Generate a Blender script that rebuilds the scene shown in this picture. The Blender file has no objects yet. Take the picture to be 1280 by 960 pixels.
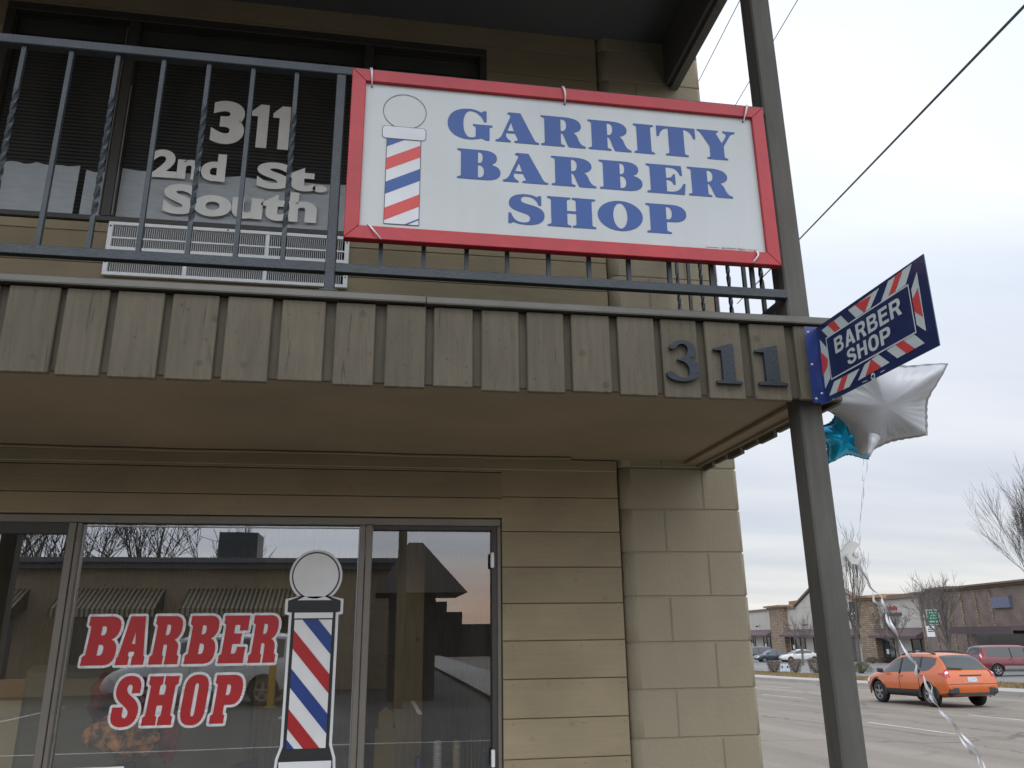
import bpy, bmesh, math, random
from mathutils import Vector, Matrix
from math import sin, cos, pi, radians, sqrt, atan2
random.seed(7)
sc = bpy.context.scene
COL = bpy.context.collection

# ------------------------------------------------------------------ camera calibration
FPX = 1005.0
CAMP = Vector((0.0, -3.77, 1.65))
def _n(v): return Vector(v).normalized()
_Z = _n((602-640, -2760-480, FPX))
_Yv = _n((468-640, 790-480, FPX)); _Xv = _n((6900-640, 730-480, FPX))
_Xt = (_Xv-_Z*_Xv.dot(_Z)).normalized(); _Y2 = _Z.cross(_Xt)
_Ya = (_Yv-_Z*_Yv.dot(_Z)).normalized()
_Y = (_Ya*0.7+_Y2*0.3).normalized(); _X = _Y.cross(_Z).normalized()
def ray(px, py):
    d = Vector((px-640, py-480, FPX)); return Vector((d.dot(_X), d.dot(_Y), d.dot(_Z)))
def on_y(px, py, y):
    r = ray(px, py); return CAMP+r*((y-CAMP.y)/r.y)
def on_x(px, py, x):
    r = ray(px, py); return CAMP+r*((x-CAMP.x)/r.x)
def gz(y):
    if y < 0: return 0.0
    if y < 4: return -(.2+.0225*4)*(y/4)**2*(3-2*y/4)
    return -.2-.0225*min(y, 45)-.0175*max(0, min(y, 260)-45)
def ground_at(px, py):
    r = ray(px, py).normalized(); t = 1.0
    while t < 900:
        p = CAMP+r*t
        if p.z < gz(p.y): return p
        t += .04
    return p
cam = bpy.data.cameras.new('camera'); camo = bpy.data.objects.new('camera', cam); COL.objects.link(camo)
cam.sensor_width = 36; cam.lens = FPX/1280*36; cam.clip_end = 3000; cam.clip_start = .05
_R = Matrix((( _X.x, -_X.y, -_X.z), (_Y.x, -_Y.y, -_Y.z), (_Z.x, -_Z.y, -_Z.z)))
camo.matrix_world = Matrix.Translation(CAMP) @ _R.to_4x4()
sc.camera = camo

# ------------------------------------------------------------------ materials
def mat(name, col, rough=.6, col2=None, nscale=4., mapsc=(1, 1, 1), detail=6., bump=0., bscale=None, metal=0., spec=.5,
        coat=0., contrast=(.35, .65), bmap=None, alpha=1.):
    m = bpy.data.materials.new(name); m.use_nodes = True
    nt = m.node_tree; N = nt.nodes; L = nt.links; b = N['Principled BSDF']
    b.inputs['Base Color'].default_value = (*col, 1); b.inputs['Roughness'].default_value = rough
    b.inputs['Metallic'].default_value = metal; b.inputs['Specular IOR Level'].default_value = spec
    b.inputs['Coat Weight'].default_value = coat; b.inputs['Coat Roughness'].default_value = .06
    b.inputs['Alpha'].default_value = alpha
    tc = N.new('ShaderNodeTexCoord'); mp = N.new('ShaderNodeMapping'); mp.inputs['Scale'].default_value = mapsc
    L.new(tc.outputs['Object'], mp.inputs['Vector'])
    if col2 is None: col2 = tuple(c*.86 for c in col)
    nz = N.new('ShaderNodeTexNoise'); nz.inputs['Scale'].default_value = nscale; nz.inputs['Detail'].default_value = detail
    nz.inputs['Roughness'].default_value = .6
    L.new(mp.outputs[0], nz.inputs['Vector'])
    rp = N.new('ShaderNodeValToRGB'); rp.color_ramp.elements[0].position = contrast[0]; rp.color_ramp.elements[1].position = contrast[1]
    rp.color_ramp.elements[0].color = (*col2, 1); rp.color_ramp.elements[1].color = (*col, 1)
    L.new(nz.outputs['Fac'], rp.inputs[0]); L.new(rp.outputs[0], b.inputs['Base Color'])
    if bump:
        n2 = N.new('ShaderNodeTexNoise'); n2.inputs['Scale'].default_value = bscale or nscale*3; n2.inputs['Detail'].default_value = 8
        mp2 = N.new('ShaderNodeMapping'); mp2.inputs['Scale'].default_value = bmap or mapsc
        L.new(tc.outputs['Object'], mp2.inputs['Vector']); L.new(mp2.outputs[0], n2.inputs['Vector'])
        bp = N.new('ShaderNodeBump'); bp.inputs['Strength'].default_value = bump; bp.inputs['Distance'].default_value = .01
        L.new(n2.outputs['Fac'], bp.inputs['Height']); L.new(bp.outputs[0], b.inputs['Normal'])
    return m
def wood_mat(name, col, vertical, dark=.62, bump=.5, board=.155, boff=0., knots=True, cracks=False, knot=.72):
    """painted rough-sawn board: streaky grain, dents, knots, a different tone on each board"""
    m = bpy.data.materials.new(name); m.use_nodes = True
    nt = m.node_tree; N = nt.nodes; L = nt.links; b = N['Principled BSDF']
    b.inputs['Roughness'].default_value = .72; b.inputs['Specular IOR Level'].default_value = .3
    tc = N.new('ShaderNodeTexCoord'); sp = N.new('ShaderNodeSeparateXYZ'); L.new(tc.outputs['Object'], sp.inputs[0])
    # board id
    sm = N.new('ShaderNodeMath'); sm.operation = 'ADD'; L.new(sp.outputs['X' if vertical else 'Z'], sm.inputs[0]); sm.inputs[1].default_value = boff+50*board
    if vertical:
        s2 = N.new('ShaderNodeMath'); s2.operation = 'ADD'; L.new(sm.outputs[0], s2.inputs[0]); L.new(sp.outputs['Y'], s2.inputs[1]); src = s2
    else: src = sm
    dv = N.new('ShaderNodeMath'); dv.operation = 'DIVIDE'; L.new(src.outputs[0], dv.inputs[0]); dv.inputs[1].default_value = board
    fl = N.new('ShaderNodeMath'); fl.operation = 'FLOOR'; L.new(dv.outputs[0], fl.inputs[0])
    geo = N.new('ShaderNodeNewGeometry')
    wn = N.new('ShaderNodeTexWhiteNoise'); wn.noise_dimensions = '1D'; L.new(geo.outputs['Random Per Island'], wn.inputs['W'])
    # per-board offset of the grain
    cb = N.new('ShaderNodeVectorMath'); cb.operation = 'SCALE'; L.new(wn.outputs['Color'], cb.inputs[0]); cb.inputs['Scale'].default_value = 9
    ad = N.new('ShaderNodeVectorMath'); ad.operation = 'ADD'; L.new(tc.outputs['Object'], ad.inputs[0]); L.new(cb.outputs[0], ad.inputs[1])
    mp = N.new('ShaderNodeMapping'); mp.inputs['Scale'].default_value = (14, 14, 1.2) if vertical else (1.0, 14, 14)
    L.new(ad.outputs[0], mp.inputs['Vector'])
    g = N.new('ShaderNodeTexNoise'); g.inputs['Scale'].default_value = 3.5; g.inputs['Detail'].default_value = 9; g.inputs['Distortion'].default_value = .6
    g.inputs['Roughness'].default_value = .65
    L.new(mp.outputs[0], g.inputs['Vector'])
    st = N.new('ShaderNodeTexNoise'); st.inputs['Scale'].default_value = 3.; st.inputs['Detail'].default_value = 5; L.new(ad.outputs[0], st.inputs['Vector'])
    rp = N.new('ShaderNodeValToRGB'); rp.color_ramp.elements[0].position = .28; rp.color_ramp.elements[1].position = .62
    rp.color_ramp.elements[0].color = (*[c*dark for c in col], 1); rp.color_ramp.elements[1].color = (*col, 1)
    L.new(g.outputs['Fac'], rp.inputs[0])
    mr = N.new('ShaderNodeMapRange'); mr.inputs[1].default_value = 0; mr.inputs[2].default_value = 1; mr.inputs[3].default_value = .90; mr.inputs[4].default_value = 1.07
    L.new(wn.outputs['Value'], mr.inputs[0])
    ms = N.new('ShaderNodeMapRange'); ms.inputs[1].default_value = .3; ms.inputs[2].default_value = .7; ms.inputs[3].default_value = .86; ms.inputs[4].default_value = 1.08
    L.new(st.outputs['Fac'], ms.inputs[0])
    mu = N.new('ShaderNodeMath'); mu.operation = 'MULTIPLY'; L.new(mr.outputs[0], mu.inputs[0]); L.new(ms.outputs[0], mu.inputs[1])
    # knots / dents
    vo = N.new('ShaderNodeTexVoronoi'); vo.inputs['Scale'].default_value = 7.5; L.new(ad.outputs[0], vo.inputs['Vector'])
    kr = N.new('ShaderNodeMapRange'); kr.inputs[1].default_value = .05; kr.inputs[2].default_value = .13; kr.inputs[3].default_value = knot if knots else 1.; kr.inputs[4].default_value = 1.
    L.new(vo.outputs['Distance'], kr.inputs[0])
    mk = N.new('ShaderNodeMath'); mk.operation = 'MULTIPLY'; L.new(mu.outputs[0], mk.inputs[0]); L.new(kr.outputs[0], mk.inputs[1])
    sc_ = N.new('ShaderNodeVectorMath'); sc_.operation = 'SCALE'; L.new(rp.outputs[0], sc_.inputs[0]); L.new(mk.outputs[0], sc_.inputs['Scale'])
    L.new(sc_.outputs[0], b.inputs['Base Color'])
    if cracks:
        m3 = N.new('ShaderNodeMapping'); m3.inputs['Scale'].default_value = (38, 38, 2.2); L.new(ad.outputs[0], m3.inputs['Vector'])
        n3 = N.new('ShaderNodeTexNoise'); n3.inputs['Scale'].default_value = 1.6; n3.inputs['Detail'].default_value = 3; n3.inputs['Distortion'].default_value = 1.2; L.new(m3.outputs[0], n3.inputs['Vector'])
        k3 = N.new('ShaderNodeMapRange'); k3.inputs[1].default_value = .27; k3.inputs[2].default_value = .34; k3.inputs[3].default_value = .55; k3.inputs[4].default_value = 1.; L.new(n3.outputs['Fac'], k3.inputs[0])
        n4 = N.new('ShaderNodeTexNoise'); n4.inputs['Scale'].default_value = 55; n4.inputs['Detail'].default_value = 4; L.new(ad.outputs[0], n4.inputs['Vector'])
        k4 = N.new('ShaderNodeMapRange'); k4.inputs[1].default_value = .27; k4.inputs[2].default_value = .35; k4.inputs[3].default_value = .6; k4.inputs[4].default_value = 1.; L.new(n4.outputs['Fac'], k4.inputs[0])
        m5 = N.new('ShaderNodeMath'); m5.operation = 'MULTIPLY'; L.new(k3.outputs[0], m5.inputs[0]); L.new(k4.outputs[0], m5.inputs[1])
        m6 = N.new('ShaderNodeMath'); m6.operation = 'MULTIPLY'; L.new(m5.outputs[0], m6.inputs[0]); L.new(mk.outputs[0], m6.inputs[1]); L.new(m6.outputs[0], sc_.inputs['Scale'])
    hh = N.new('ShaderNodeMath'); hh.operation = 'ADD'; L.new(g.outputs['Fac'], hh.inputs[0]); L.new(kr.outputs[0], hh.inputs[1])
    bp = N.new('ShaderNodeBump'); bp.inputs['Strength'].default_value = bump; bp.inputs['Distance'].default_value = .006
    L.new(hh.outputs[0], bp.inputs['Height']); L.new(bp.outputs[0], b.inputs['Normal'])
    return m
def weather(m, amt=.12, sx=7., sz=.7):
    nt = m.node_tree; N = nt.nodes; L = nt.links; b = N['Principled BSDF']; src = b.inputs['Base Color'].links[0].from_socket
    tc = N.new('ShaderNodeTexCoord'); mp = N.new('ShaderNodeMapping'); mp.inputs['Scale'].default_value = (sx, sx, sz); L.new(tc.outputs['Object'], mp.inputs[0])
    n = N.new('ShaderNodeTexNoise'); n.inputs['Scale'].default_value = 1.5; n.inputs['Detail'].default_value = 7; n.inputs['Distortion'].default_value = .5; L.new(mp.outputs[0], n.inputs['Vector'])
    r = N.new('ShaderNodeMapRange'); r.inputs[1].default_value = .3; r.inputs[2].default_value = .62; r.inputs[3].default_value = 1-amt; r.inputs[4].default_value = 1.0; L.new(n.outputs['Fac'], r.inputs[0])
    n2 = N.new('ShaderNodeTexNoise'); n2.inputs['Scale'].default_value = 1.1; n2.inputs['Detail'].default_value = 3; L.new(tc.outputs['Object'], n2.inputs['Vector'])
    r2 = N.new('ShaderNodeMapRange'); r2.inputs[1].default_value = .3; r2.inputs[2].default_value = .7; r2.inputs[3].default_value = 1-amt; r2.inputs[4].default_value = 1.0; L.new(n2.outputs['Fac'], r2.inputs[0])
    cur = src
    for f in (r.outputs[0], r2.outputs[0]):
        s_ = N.new('ShaderNodeVectorMath'); s_.operation = 'SCALE'; L.new(cur, s_.inputs[0]); L.new(f, s_.inputs['Scale']); cur = s_.outputs[0]
    L.new(cur, b.inputs['Base Color'])
def glass_mat(name, tint, refl, rough=0.):
    m = bpy.data.materials.new(name); m.use_nodes = True
    nt = m.node_tree; N = nt.nodes; L = nt.links; N.clear()
    o = N.new('ShaderNodeOutputMaterial'); mx = N.new('ShaderNodeMixShader')
    t = N.new('ShaderNodeBsdfTransparent'); t.inputs[0].default_value = (*tint, 1)
    g = N.new('ShaderNodeBsdfGlossy'); g.inputs['Roughness'].default_value = rough; g.inputs[0].default_value = (.97, .98, 1, 1)
    tc = N.new('ShaderNodeTexCoord'); n = N.new('ShaderNodeTexNoise'); n.inputs['Scale'].default_value = 1.3; n.inputs['Detail'].default_value = 1
    L.new(tc.outputs['Object'], n.inputs['Vector'])
    bp = N.new('ShaderNodeBump'); bp.inputs['Strength'].default_value = .022; bp.inputs['Distance'].default_value = .02
    L.new(n.outputs['Fac'], bp.inputs['Height']); L.new(bp.outputs[0], g.inputs['Normal'])
    mx.inputs[0].default_value = refl
    L.new(t.outputs[0], mx.inputs[1]); L.new(g.outputs[0], mx.inputs[2])
    df = N.new('ShaderNodeBsdfDiffuse'); df.inputs[0].default_value = (.62, .58, .50, 1); m2 = N.new('ShaderNodeMixShader')
    mpd = N.new('ShaderNodeMapping'); mpd.inputs['Scale'].default_value = (5, 5, .8); L.new(tc.outputs['Object'], mpd.inputs[0])
    nd = N.new('ShaderNodeTexNoise'); nd.inputs['Scale'].default_value = 1.4; nd.inputs['Detail'].default_value = 6; L.new(mpd.outputs[0], nd.inputs['Vector'])
    rd_ = N.new('ShaderNodeMapRange'); rd_.inputs[1].default_value = .3; rd_.inputs[2].default_value = .75; rd_.inputs[3].default_value = .012; rd_.inputs[4].default_value = .05; L.new(nd.outputs['Fac'], rd_.inputs[0])
    L.new(rd_.outputs[0], m2.inputs[0]); L.new(mx.outputs[0], m2.inputs[1]); L.new(df.outputs[0], m2.inputs[2]); L.new(m2.outputs[0], o.inputs[0])
    return m
def block_mat(name, c1, c2, mortar, bw, bh, scale_axis='XZ', bump=.4, mort=.01, noise=8):
    m = bpy.data.materials.new(name); m.use_nodes = True
    nt = m.node_tree; N = nt.nodes; L = nt.links; b = N['Principled BSDF']; b.inputs['Roughness'].default_value = .85
    tc = N.new('ShaderNodeTexCoord'); sp = N.new('ShaderNodeSeparateXYZ'); L.new(tc.outputs['Object'], sp.inputs[0])
    cb = N.new('ShaderNodeCombineXYZ')
    ad = N.new('ShaderNodeMath'); ad.operation = 'ADD'; L.new(sp.outputs['X'], ad.inputs[0]); L.new(sp.outputs['Y'], ad.inputs[1])
    L.new(ad.outputs[0], cb.inputs[0]); L.new(sp.outputs['Z'], cb.inputs[1])
    br = N.new('ShaderNodeTexBrick'); br.inputs['Color1'].default_value = (*c1, 1); br.inputs['Color2'].default_value = (*c2, 1); br.inputs['Mortar'].default_value = (*mortar, 1)
    br.inputs['Scale'].default_value = 1; br.inputs['Brick Width'].default_value = bw; br.inputs['Row Height'].default_value = bh; br.inputs['Mortar Size'].default_value = mort
    L.new(cb.outputs[0], br.inputs['Vector'])
    nz = N.new('ShaderNodeTexNoise'); nz.inputs['Scale'].default_value = noise; nz.inputs['Detail'].default_value = 6; L.new(tc.outputs['Object'], nz.inputs['Vector'])
    mr = N.new('ShaderNodeMapRange'); mr.inputs[1].default_value = .3; mr.inputs[2].default_value = .7; mr.inputs[3].default_value = .75; mr.inputs[4].default_value = 1.15; L.new(nz.outputs['Fac'], mr.inputs[0])
    s = N.new('ShaderNodeVectorMath'); s.operation = 'SCALE'; L.new(br.outputs['Color'], s.inputs[0]); L.new(mr.outputs[0], s.inputs['Scale']); L.new(s.outputs[0], b.inputs['Base Color'])
    bp = N.new('ShaderNodeBump'); bp.inputs['Strength'].default_value = bump; bp.inputs['Distance'].default_value = .02; L.new(br.outputs['Fac'], bp.inputs['Height']); bp.invert = True
    L.new(bp.outputs[0], b.inputs['Normal'])
    return m

M = {}
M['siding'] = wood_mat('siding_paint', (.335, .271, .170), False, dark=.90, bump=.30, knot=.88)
M['fascia'] = wood_mat('fascia_paint', (.128, .110, .078), True, dark=.78, bump=1.0, cracks=True, board=.155, boff=.063)
M['fascia_gap'] = wood_mat('fascia_backing_paint', (.098, .085, .060), True, dark=.7, bump=.4)
M['trim'] = mat('trim_paint', (.15, .132, .098), .6, nscale=5, mapsc=(1, 8, 8), bump=.2)
M['metal_drip'] = mat('drip_edge_metal', (.098, .090, .073), .45, nscale=6, mapsc=(.6, 6, 6), bump=.08)
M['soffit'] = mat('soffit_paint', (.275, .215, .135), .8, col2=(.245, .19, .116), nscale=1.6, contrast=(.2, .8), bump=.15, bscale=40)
M['roof_soffit'] = mat('roof_soffit_paint', (.125, .132, .14), .8, nscale=2, bump=.1)
M['upper_dark'] = wood_mat('upper_fascia_paint', (.14, .14, .13), False, dark=.8, bump=.3)
M['pier'] = mat('block_paint', (.325, .277, .190), .8, col2=(.29, .247, .169), nscale=3, bump=.28, bscale=55, contrast=(.25, .75))
M['joint'] = mat('joint_paint', (.235, .198, .135), .85, bump=.3, bscale=60)
M['post'] = wood_mat('post_paint', (.118, .112, .098), True, dark=.8, bump=.45, board=2., knots=False)
M['iron'] = mat('railing_paint', (.040, .052, .062), .5, col2=(.028, .038, .046), nscale=20, bump=.25, bscale=120)
M['bronze'] = mat('window_frame_metal', (.20, .178, .15), .4, nscale=8, metal=.1, bump=.05)
M['alu'] = mat('aluminium_bead', (.45, .45, .44), .35, metal=.6)
M['darkframe'] = mat('dark_frame_metal', (.05, .045, .038), .45, nscale=8)
M['shopglass'] = glass_mat('storefront_glass', (.95, .95, .90), .27)
M['doorglass'] = glass_mat('side_glass', (.66, .66, .62), .17)
M['upglass'] = glass_mat('upper_glass', (.90, .90, .90), .075)
M['white'] = mat('white_vinyl', (.90, .91, .91), .45, nscale=3, col2=(.86, .87, .87))
M['signwhite'] = mat('sign_face_paint', (.50, .525, .52), .4, col2=(.465, .49, .485), nscale=2.5, bump=.03)
M['signred'] = mat('sign_frame_red', (.46, .026, .034), .45, col2=(.38, .020, .028), nscale=5, bump=.15, bscale=30)
M['signblue'] = mat('sign_blue', (.016, .070, .27), .45, nscale=3)
M['stripered'] = mat('stripe_red', (.56, .05, .045), .45, nscale=3)
M['line'] = mat('dark_line', (.03, .03, .035), .5)
M['navy'] = mat('blade_navy', (.012, .028, .115), .32, col2=(.010, .022, .095), nscale=6, coat=.3)
M['bladewhite'] = mat('blade_white', (.60, .66, .66), .5, nscale=5)
M['bladered'] = mat('blade_red', (.66, .07, .07), .4, nscale=5)
M['flange'] = mat('flange_blue', (.010, .032, .17), .35, coat=.3, nscale=5)
M['decred'] = mat('vinyl_red', (.46, .018, .02), .4, nscale=3)
M['decblue'] = mat('vinyl_blue', (.018, .055, .25), .4, nscale=3)
M['decwhite'] = mat('vinyl_white', (.84, .84, .83), .5, nscale=3)
M['picwhite'] = mat('picture_white', (.60, .61, .63), .45)
M['decblack'] = mat('vinyl_black', (.02, .02, .02), .5)
M['digit'] = mat('number_iron', (.020, .027, .038), .65, nscale=25, bump=.3, bscale=90)
M['blind'] = mat('blind_slats', (.05, .052, .052), .55, col2=(.03, .031, .031), nscale=3, mapsc=(.6, 1, 40))
M['paper'] = mat('window_paper', (.66, .71, .74), .7, col2=(.58, .63, .66), nscale=6, mapsc=(2, 1, 9), bump=.3)
M['fins'] = mat('grille_fins', (.62, .62, .60), .5)
M['black'] = mat('matte_black', (.012, .012, .012), .6)
M['string'] = mat('ribbon_white', (.72, .73, .76), .3, nscale=8)
M['foil'] = mat('foil_silver', (.50, .51, .53), .40, col2=(.46, .47, .49), metal=.1, nscale=3, bump=.12, bscale=9)
M['foilblue'] = mat('foil_blue', (.01, .50, .85), .3, col2=(.01, .30, .56), metal=.55, nscale=4, bump=.3, bscale=20)
M['asphalt'] = mat('asphalt', (.27, .232, .192), .85, col2=(.215, .185, .152), nscale=.35, mapsc=(1, .25, 1), bump=.35, bscale=60, bmap=(1, 1, 1), contrast=(.3, .7))
def road_detail(m):
    nt = m.node_tree; N = nt.nodes; L = nt.links; b = N['Principled BSDF']; src = b.inputs['Base Color'].links[0].from_socket
    tc = N.new('ShaderNodeTexCoord')
    def layer(sc_, mpv, lo, hi, v0, v1, dist=0, det=5):
        mp = N.new('ShaderNodeMapping'); mp.inputs['Scale'].default_value = mpv; L.new(tc.outputs['Object'], mp.inputs[0])
        n = N.new('ShaderNodeTexNoise'); n.inputs['Scale'].default_value = sc_; n.inputs['Detail'].default_value = det; n.inputs['Distortion'].default_value = dist; L.new(mp.outputs[0], n.inputs['Vector'])
        r = N.new('ShaderNodeMapRange'); r.inputs[1].default_value = lo; r.inputs[2].default_value = hi; r.inputs[3].default_value = v0; r.inputs[4].default_value = v1; L.new(n.outputs['Fac'], r.inputs[0]); return r.outputs[0]
    a = layer(.55, (1.6, .05, 1), .35, .65, .80, 1.08)          # tyre tracks, long streaks
    c = layer(28, (1, 1, 1), .3, .7, .86, 1.12, 0, 2)           # aggregate
    d = layer(.9, (1, .5, 1), .30, .40, .74, 1.0, .8)           # stains
    vo = N.new('ShaderNodeTexVoronoi'); vo.feature = 'DISTANCE_TO_EDGE'; vo.inputs['Scale'].default_value = .22; mp = N.new('ShaderNodeMapping'); mp.inputs['Scale'].default_value = (1, .6, 0)
    wv = N.new('ShaderNodeTexNoise'); wv.inputs['Scale'].default_value = 1.2; wv.inputs['Detail'].default_value = 5; L.new(tc.outputs['Object'], wv.inputs['Vector'])
    ad = N.new('ShaderNodeVectorMath'); ad.operation = 'ADD'; L.new(tc.outputs['Object'], ad.inputs[0]); L.new(wv.outputs['Color'], ad.inputs[1]); L.new(ad.outputs[0], mp.inputs[0]); L.new(mp.outputs[0], vo.inputs['Vector'])
    r = N.new('ShaderNodeMapRange'); r.inputs[1].default_value = .0; r.inputs[2].default_value = .012; r.inputs[3].default_value = .55; r.inputs[4].default_value = 1.; L.new(vo.outputs['Distance'], r.inputs[0])
    cur = src
    for f in (a, c, d, r.outputs[0]):
        s_ = N.new('ShaderNodeVectorMath'); s_.operation = 'SCALE'; L.new(cur, s_.inputs[0]); L.new(f, s_.inputs['Scale']); cur = s_.outputs[0]
    L.new(cur, b.inputs['Base Color'])
road_detail(M['asphalt'])
M['lot'] = mat('parking_lot_asphalt', (.085, .083, .08), .9, col2=(.06, .058, .056), nscale=.8, bump=.4, bscale=50)
M['concrete'] = mat('kerb_concrete', (.42, .40, .37), .85, nscale=1.5, bump=.3)
M['dirt'] = mat('far_ground', (.20, .17, .13), .95, col2=(.14, .12, .09), nscale=.1, bump=.3)
M['grass'] = mat('dormant_grass', (.30, .215, .105), .95, col2=(.20, .145, .075), nscale=1.8, bump=.9, bscale=25)
M['paintline'] = mat('road_paint', (.58, .57, .53), .8, col2=(.36, .34, .31), nscale=3, contrast=(.3, .6))
M['rubber'] = mat('rubber', (.018, .018, .019), .8, bump=.2)
M['bark'] = mat('bark', (.14, .12, .105), .9, col2=(.075, .064, .056), nscale=8, bump=.4)
M['bark2'] = mat('bark_grey', (.155, .13, .12), .9, nscale=8)
M['cable'] = mat('cable', (.03, .03, .03), .6)

weather(M['signwhite'], .05); weather(M['signred'], .10); weather(M['pier'], .07, 3, .8); weather(M['soffit'], .16, 1.2, 1); weather(M['siding'], .10, 1.5, 1.5)
weather(M['navy'], .2); weather(M['metal_drip'], .25, 5, 5); weather(M['post'], .15, 3, .8); weather(M['iron'], .2, 9, 3)
# ------------------------------------------------------------------ mesh builder
class MB:
    def __init__(s): s.v = []; s.f = []; s.mi = []; s.cur = 0; s.sm = []
    def face(s, idx, smooth=False): s.f.append(idx); s.mi.append(s.cur); s.sm.append(smooth)
    def add(s, vs, fs, smooth=False):
        o = len(s.v); s.v += [Vector(v) for v in vs]
        for f in fs: s.face([o+i for i in f], smooth)
    def box(s, x0, x1, y0, y1, z0, z1):
        s.add([(x, y, z) for z in (z0, z1) for y in (y0, y1) for x in (x0, x1)],
              [(0, 2, 3, 1), (4, 5, 7, 6), (0, 1, 5, 4), (1, 3, 7, 5), (3, 2, 6, 7), (2, 0, 4, 6)])
        return s
    def bbox(s, x0, x1, y0, y1, z0, z1, c=.004):
        """box with chamfered front (-y) edges and all verticals"""
        p = [(x0, y0+c), (x0+c, y0), (x1-c, y0), (x1, y0+c), (x1, y1), (x0, y1)]
        a = [(x, y, z0+c) for x, y in p]; b = [(x, y, z1-c) for x, y in p]
        q = [(x0+c, y0+c), (x0+c, y0+c), (x1-c, y0+c), (x1-c, y0+c), (x1-c, y1-c), (x0+c, y1-c)]
        vs = [(x, y, z0) for x, y in q]+a+b+[(x, y, z1) for x, y in q]
        fs = []
        for r in range(3):
            for i in range(6):
                j = (i+1) % 6; fs.append((r*6+i, r*6+j, r*6+6+j, r*6+6+i))
        fs += [tuple(range(5, -1, -1)), tuple(18+i for i in range(6))]
        s.add(vs, fs); return s
    def obox(s, o, ax, ay, az):
        o = Vector(o); ax = Vector(ax); ay = Vector(ay); az = Vector(az)
        s.add([o+ax*i+ay*j+az*k for k in (0, 1) for j in (0, 1) for i in (0, 1)],
              [(0, 2, 3, 1), (4, 5, 7, 6), (0, 1, 5, 4), (1, 3, 7, 5), (3, 2, 6, 7), (2, 0, 4, 6)]); return s
    def tube(s, pts, rad, n=6, caps=True, smooth=True):
        pts = [Vector(p) for p in pts]; rs = rad if isinstance(rad, (list, tuple)) else [rad]*len(pts)
        o = len(s.v); up = Vector((0, 0, 1))
        for i, p in enumerate(pts):
            d = (pts[min(i+1, len(pts)-1)]-pts[max(i-1, 0)]).normalized()
            a = d.cross(up if abs(d.z) < .9 else Vector((1, 0, 0))).normalized(); b = a.cross(d)
            for k in range(n):
                t = 2*pi*k/n; s.v.append(p+(a*cos(t)+b*sin(t))*rs[i])
        for i in range(len(pts)-1):
            for k in range(n):
                j = (k+1) % n; s.face([o+i*n+k, o+i*n+j, o+(i+1)*n+j, o+(i+1)*n+k], smooth)
        if caps:
            s.face([o+k for k in range(n-1, -1, -1)]); e = o+(len(pts)-1)*n; s.face([e+k for k in range(n)])
        return s
    def ribbon(s, pts, w, wdir):
        wd = Vector(wdir).normalized()*w/2
        n0 = len(s.v)
        for p in pts: s.v += [Vector(p)-wd, Vector(p)+wd]
        for i in range(len(pts)-1): s.face([n0+2*i, n0+2*i+1, n0+2*i+3, n0+2*i+2], True)
        return s
    def cyl(s, p0, p1, r, n=16, r2=None): return s.tube([p0, p1], [r, r if r2 is None else r2], n)
    def lathe(s, prof, c, axis=(0, 0, 1), n=24, smooth=True):
        ax = Vector(axis).normalized(); u = ax.orthogonal().normalized(); w = ax.cross(u); c = Vector(c); o = len(s.v)
        for r, h in prof:
            for k in range(n):
                t = 2*pi*k/n; s.v.append(c+ax*h+(u*cos(t)+w*sin(t))*r)
        for i in range(len(prof)-1):
            for k in range(n):
                j = (k+1) % n; s.face([o+i*n+k, o+i*n+j, o+(i+1)*n+j, o+(i+1)*n+k], smooth)
        return s
    def poly(s, pts, d):
        """flat polygon extruded by vector d"""
        d = Vector(d); n = len(pts); o = len(s.v); s.v += [Vector(p) for p in pts]+[Vector(p)+d for p in pts]
        s.face([o+i for i in range(n)]); s.face([o+n+i for i in range(n-1, -1, -1)])
        for i in range(n): j = (i+1) % n; s.face([o+i, o+n+i, o+n+j, o+j])
        return s
    def build(s, name, mats, parent=None, **kw):
        if not isinstance(mats, (list, tuple)): mats = [mats]
        off = wloc(parent)
        me = bpy.data.meshes.new(name); me.from_pydata([v-off for v in s.v], [], s.f)
        for m_ in mats: me.materials.append(m_)
        for p, i, sm in zip(me.polygons, s.mi, s.sm): p.material_index = min(i, len(mats)-1); p.use_smooth = sm
        bm = bmesh.new(); bm.from_mesh(me); bmesh.ops.recalc_face_normals(bm, faces=bm.faces); bm.to_mesh(me); bm.free()
        o = bpy.data.objects.new(name, me); COL.objects.link(o)
        if parent: o.parent = parent
        tag(o, **kw); return o
def wloc(o):
    v = Vector((0, 0, 0))
    while o is not None: v = v+Vector(o.location); o = o.parent
    return v
def tag(o, label=None, cat=None, group=None, kind=None):
    if label: o['label'] = label
    if cat: o['category'] = cat
    if group: o['group'] = group
    if kind: o['kind'] = kind
    return o
def thing(name, loc, label, cat, group=None):
    o = bpy.data.objects.new(name, None); o.empty_display_size = .2; COL.objects.link(o); o.location = loc
    return tag(o, label, cat, group)
def copy_tree(o, parent=None):
    c = o.copy(); COL.objects.link(c)
    if parent: c.parent = parent
    for ch in [x for x in bpy.data.objects if x.parent == o]: copy_tree(ch, c)
    return c
def finish_mesh(o):
    """apply modifiers through the depsgraph"""
    dg = bpy.context.evaluated_depsgraph_get(); dg.update()
    me = bpy.data.meshes.new_from_object(o.evaluated_get(dg)); o.modifiers.clear(); old = o.data; o.data = me; bpy.data.meshes.remove(old)

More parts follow.
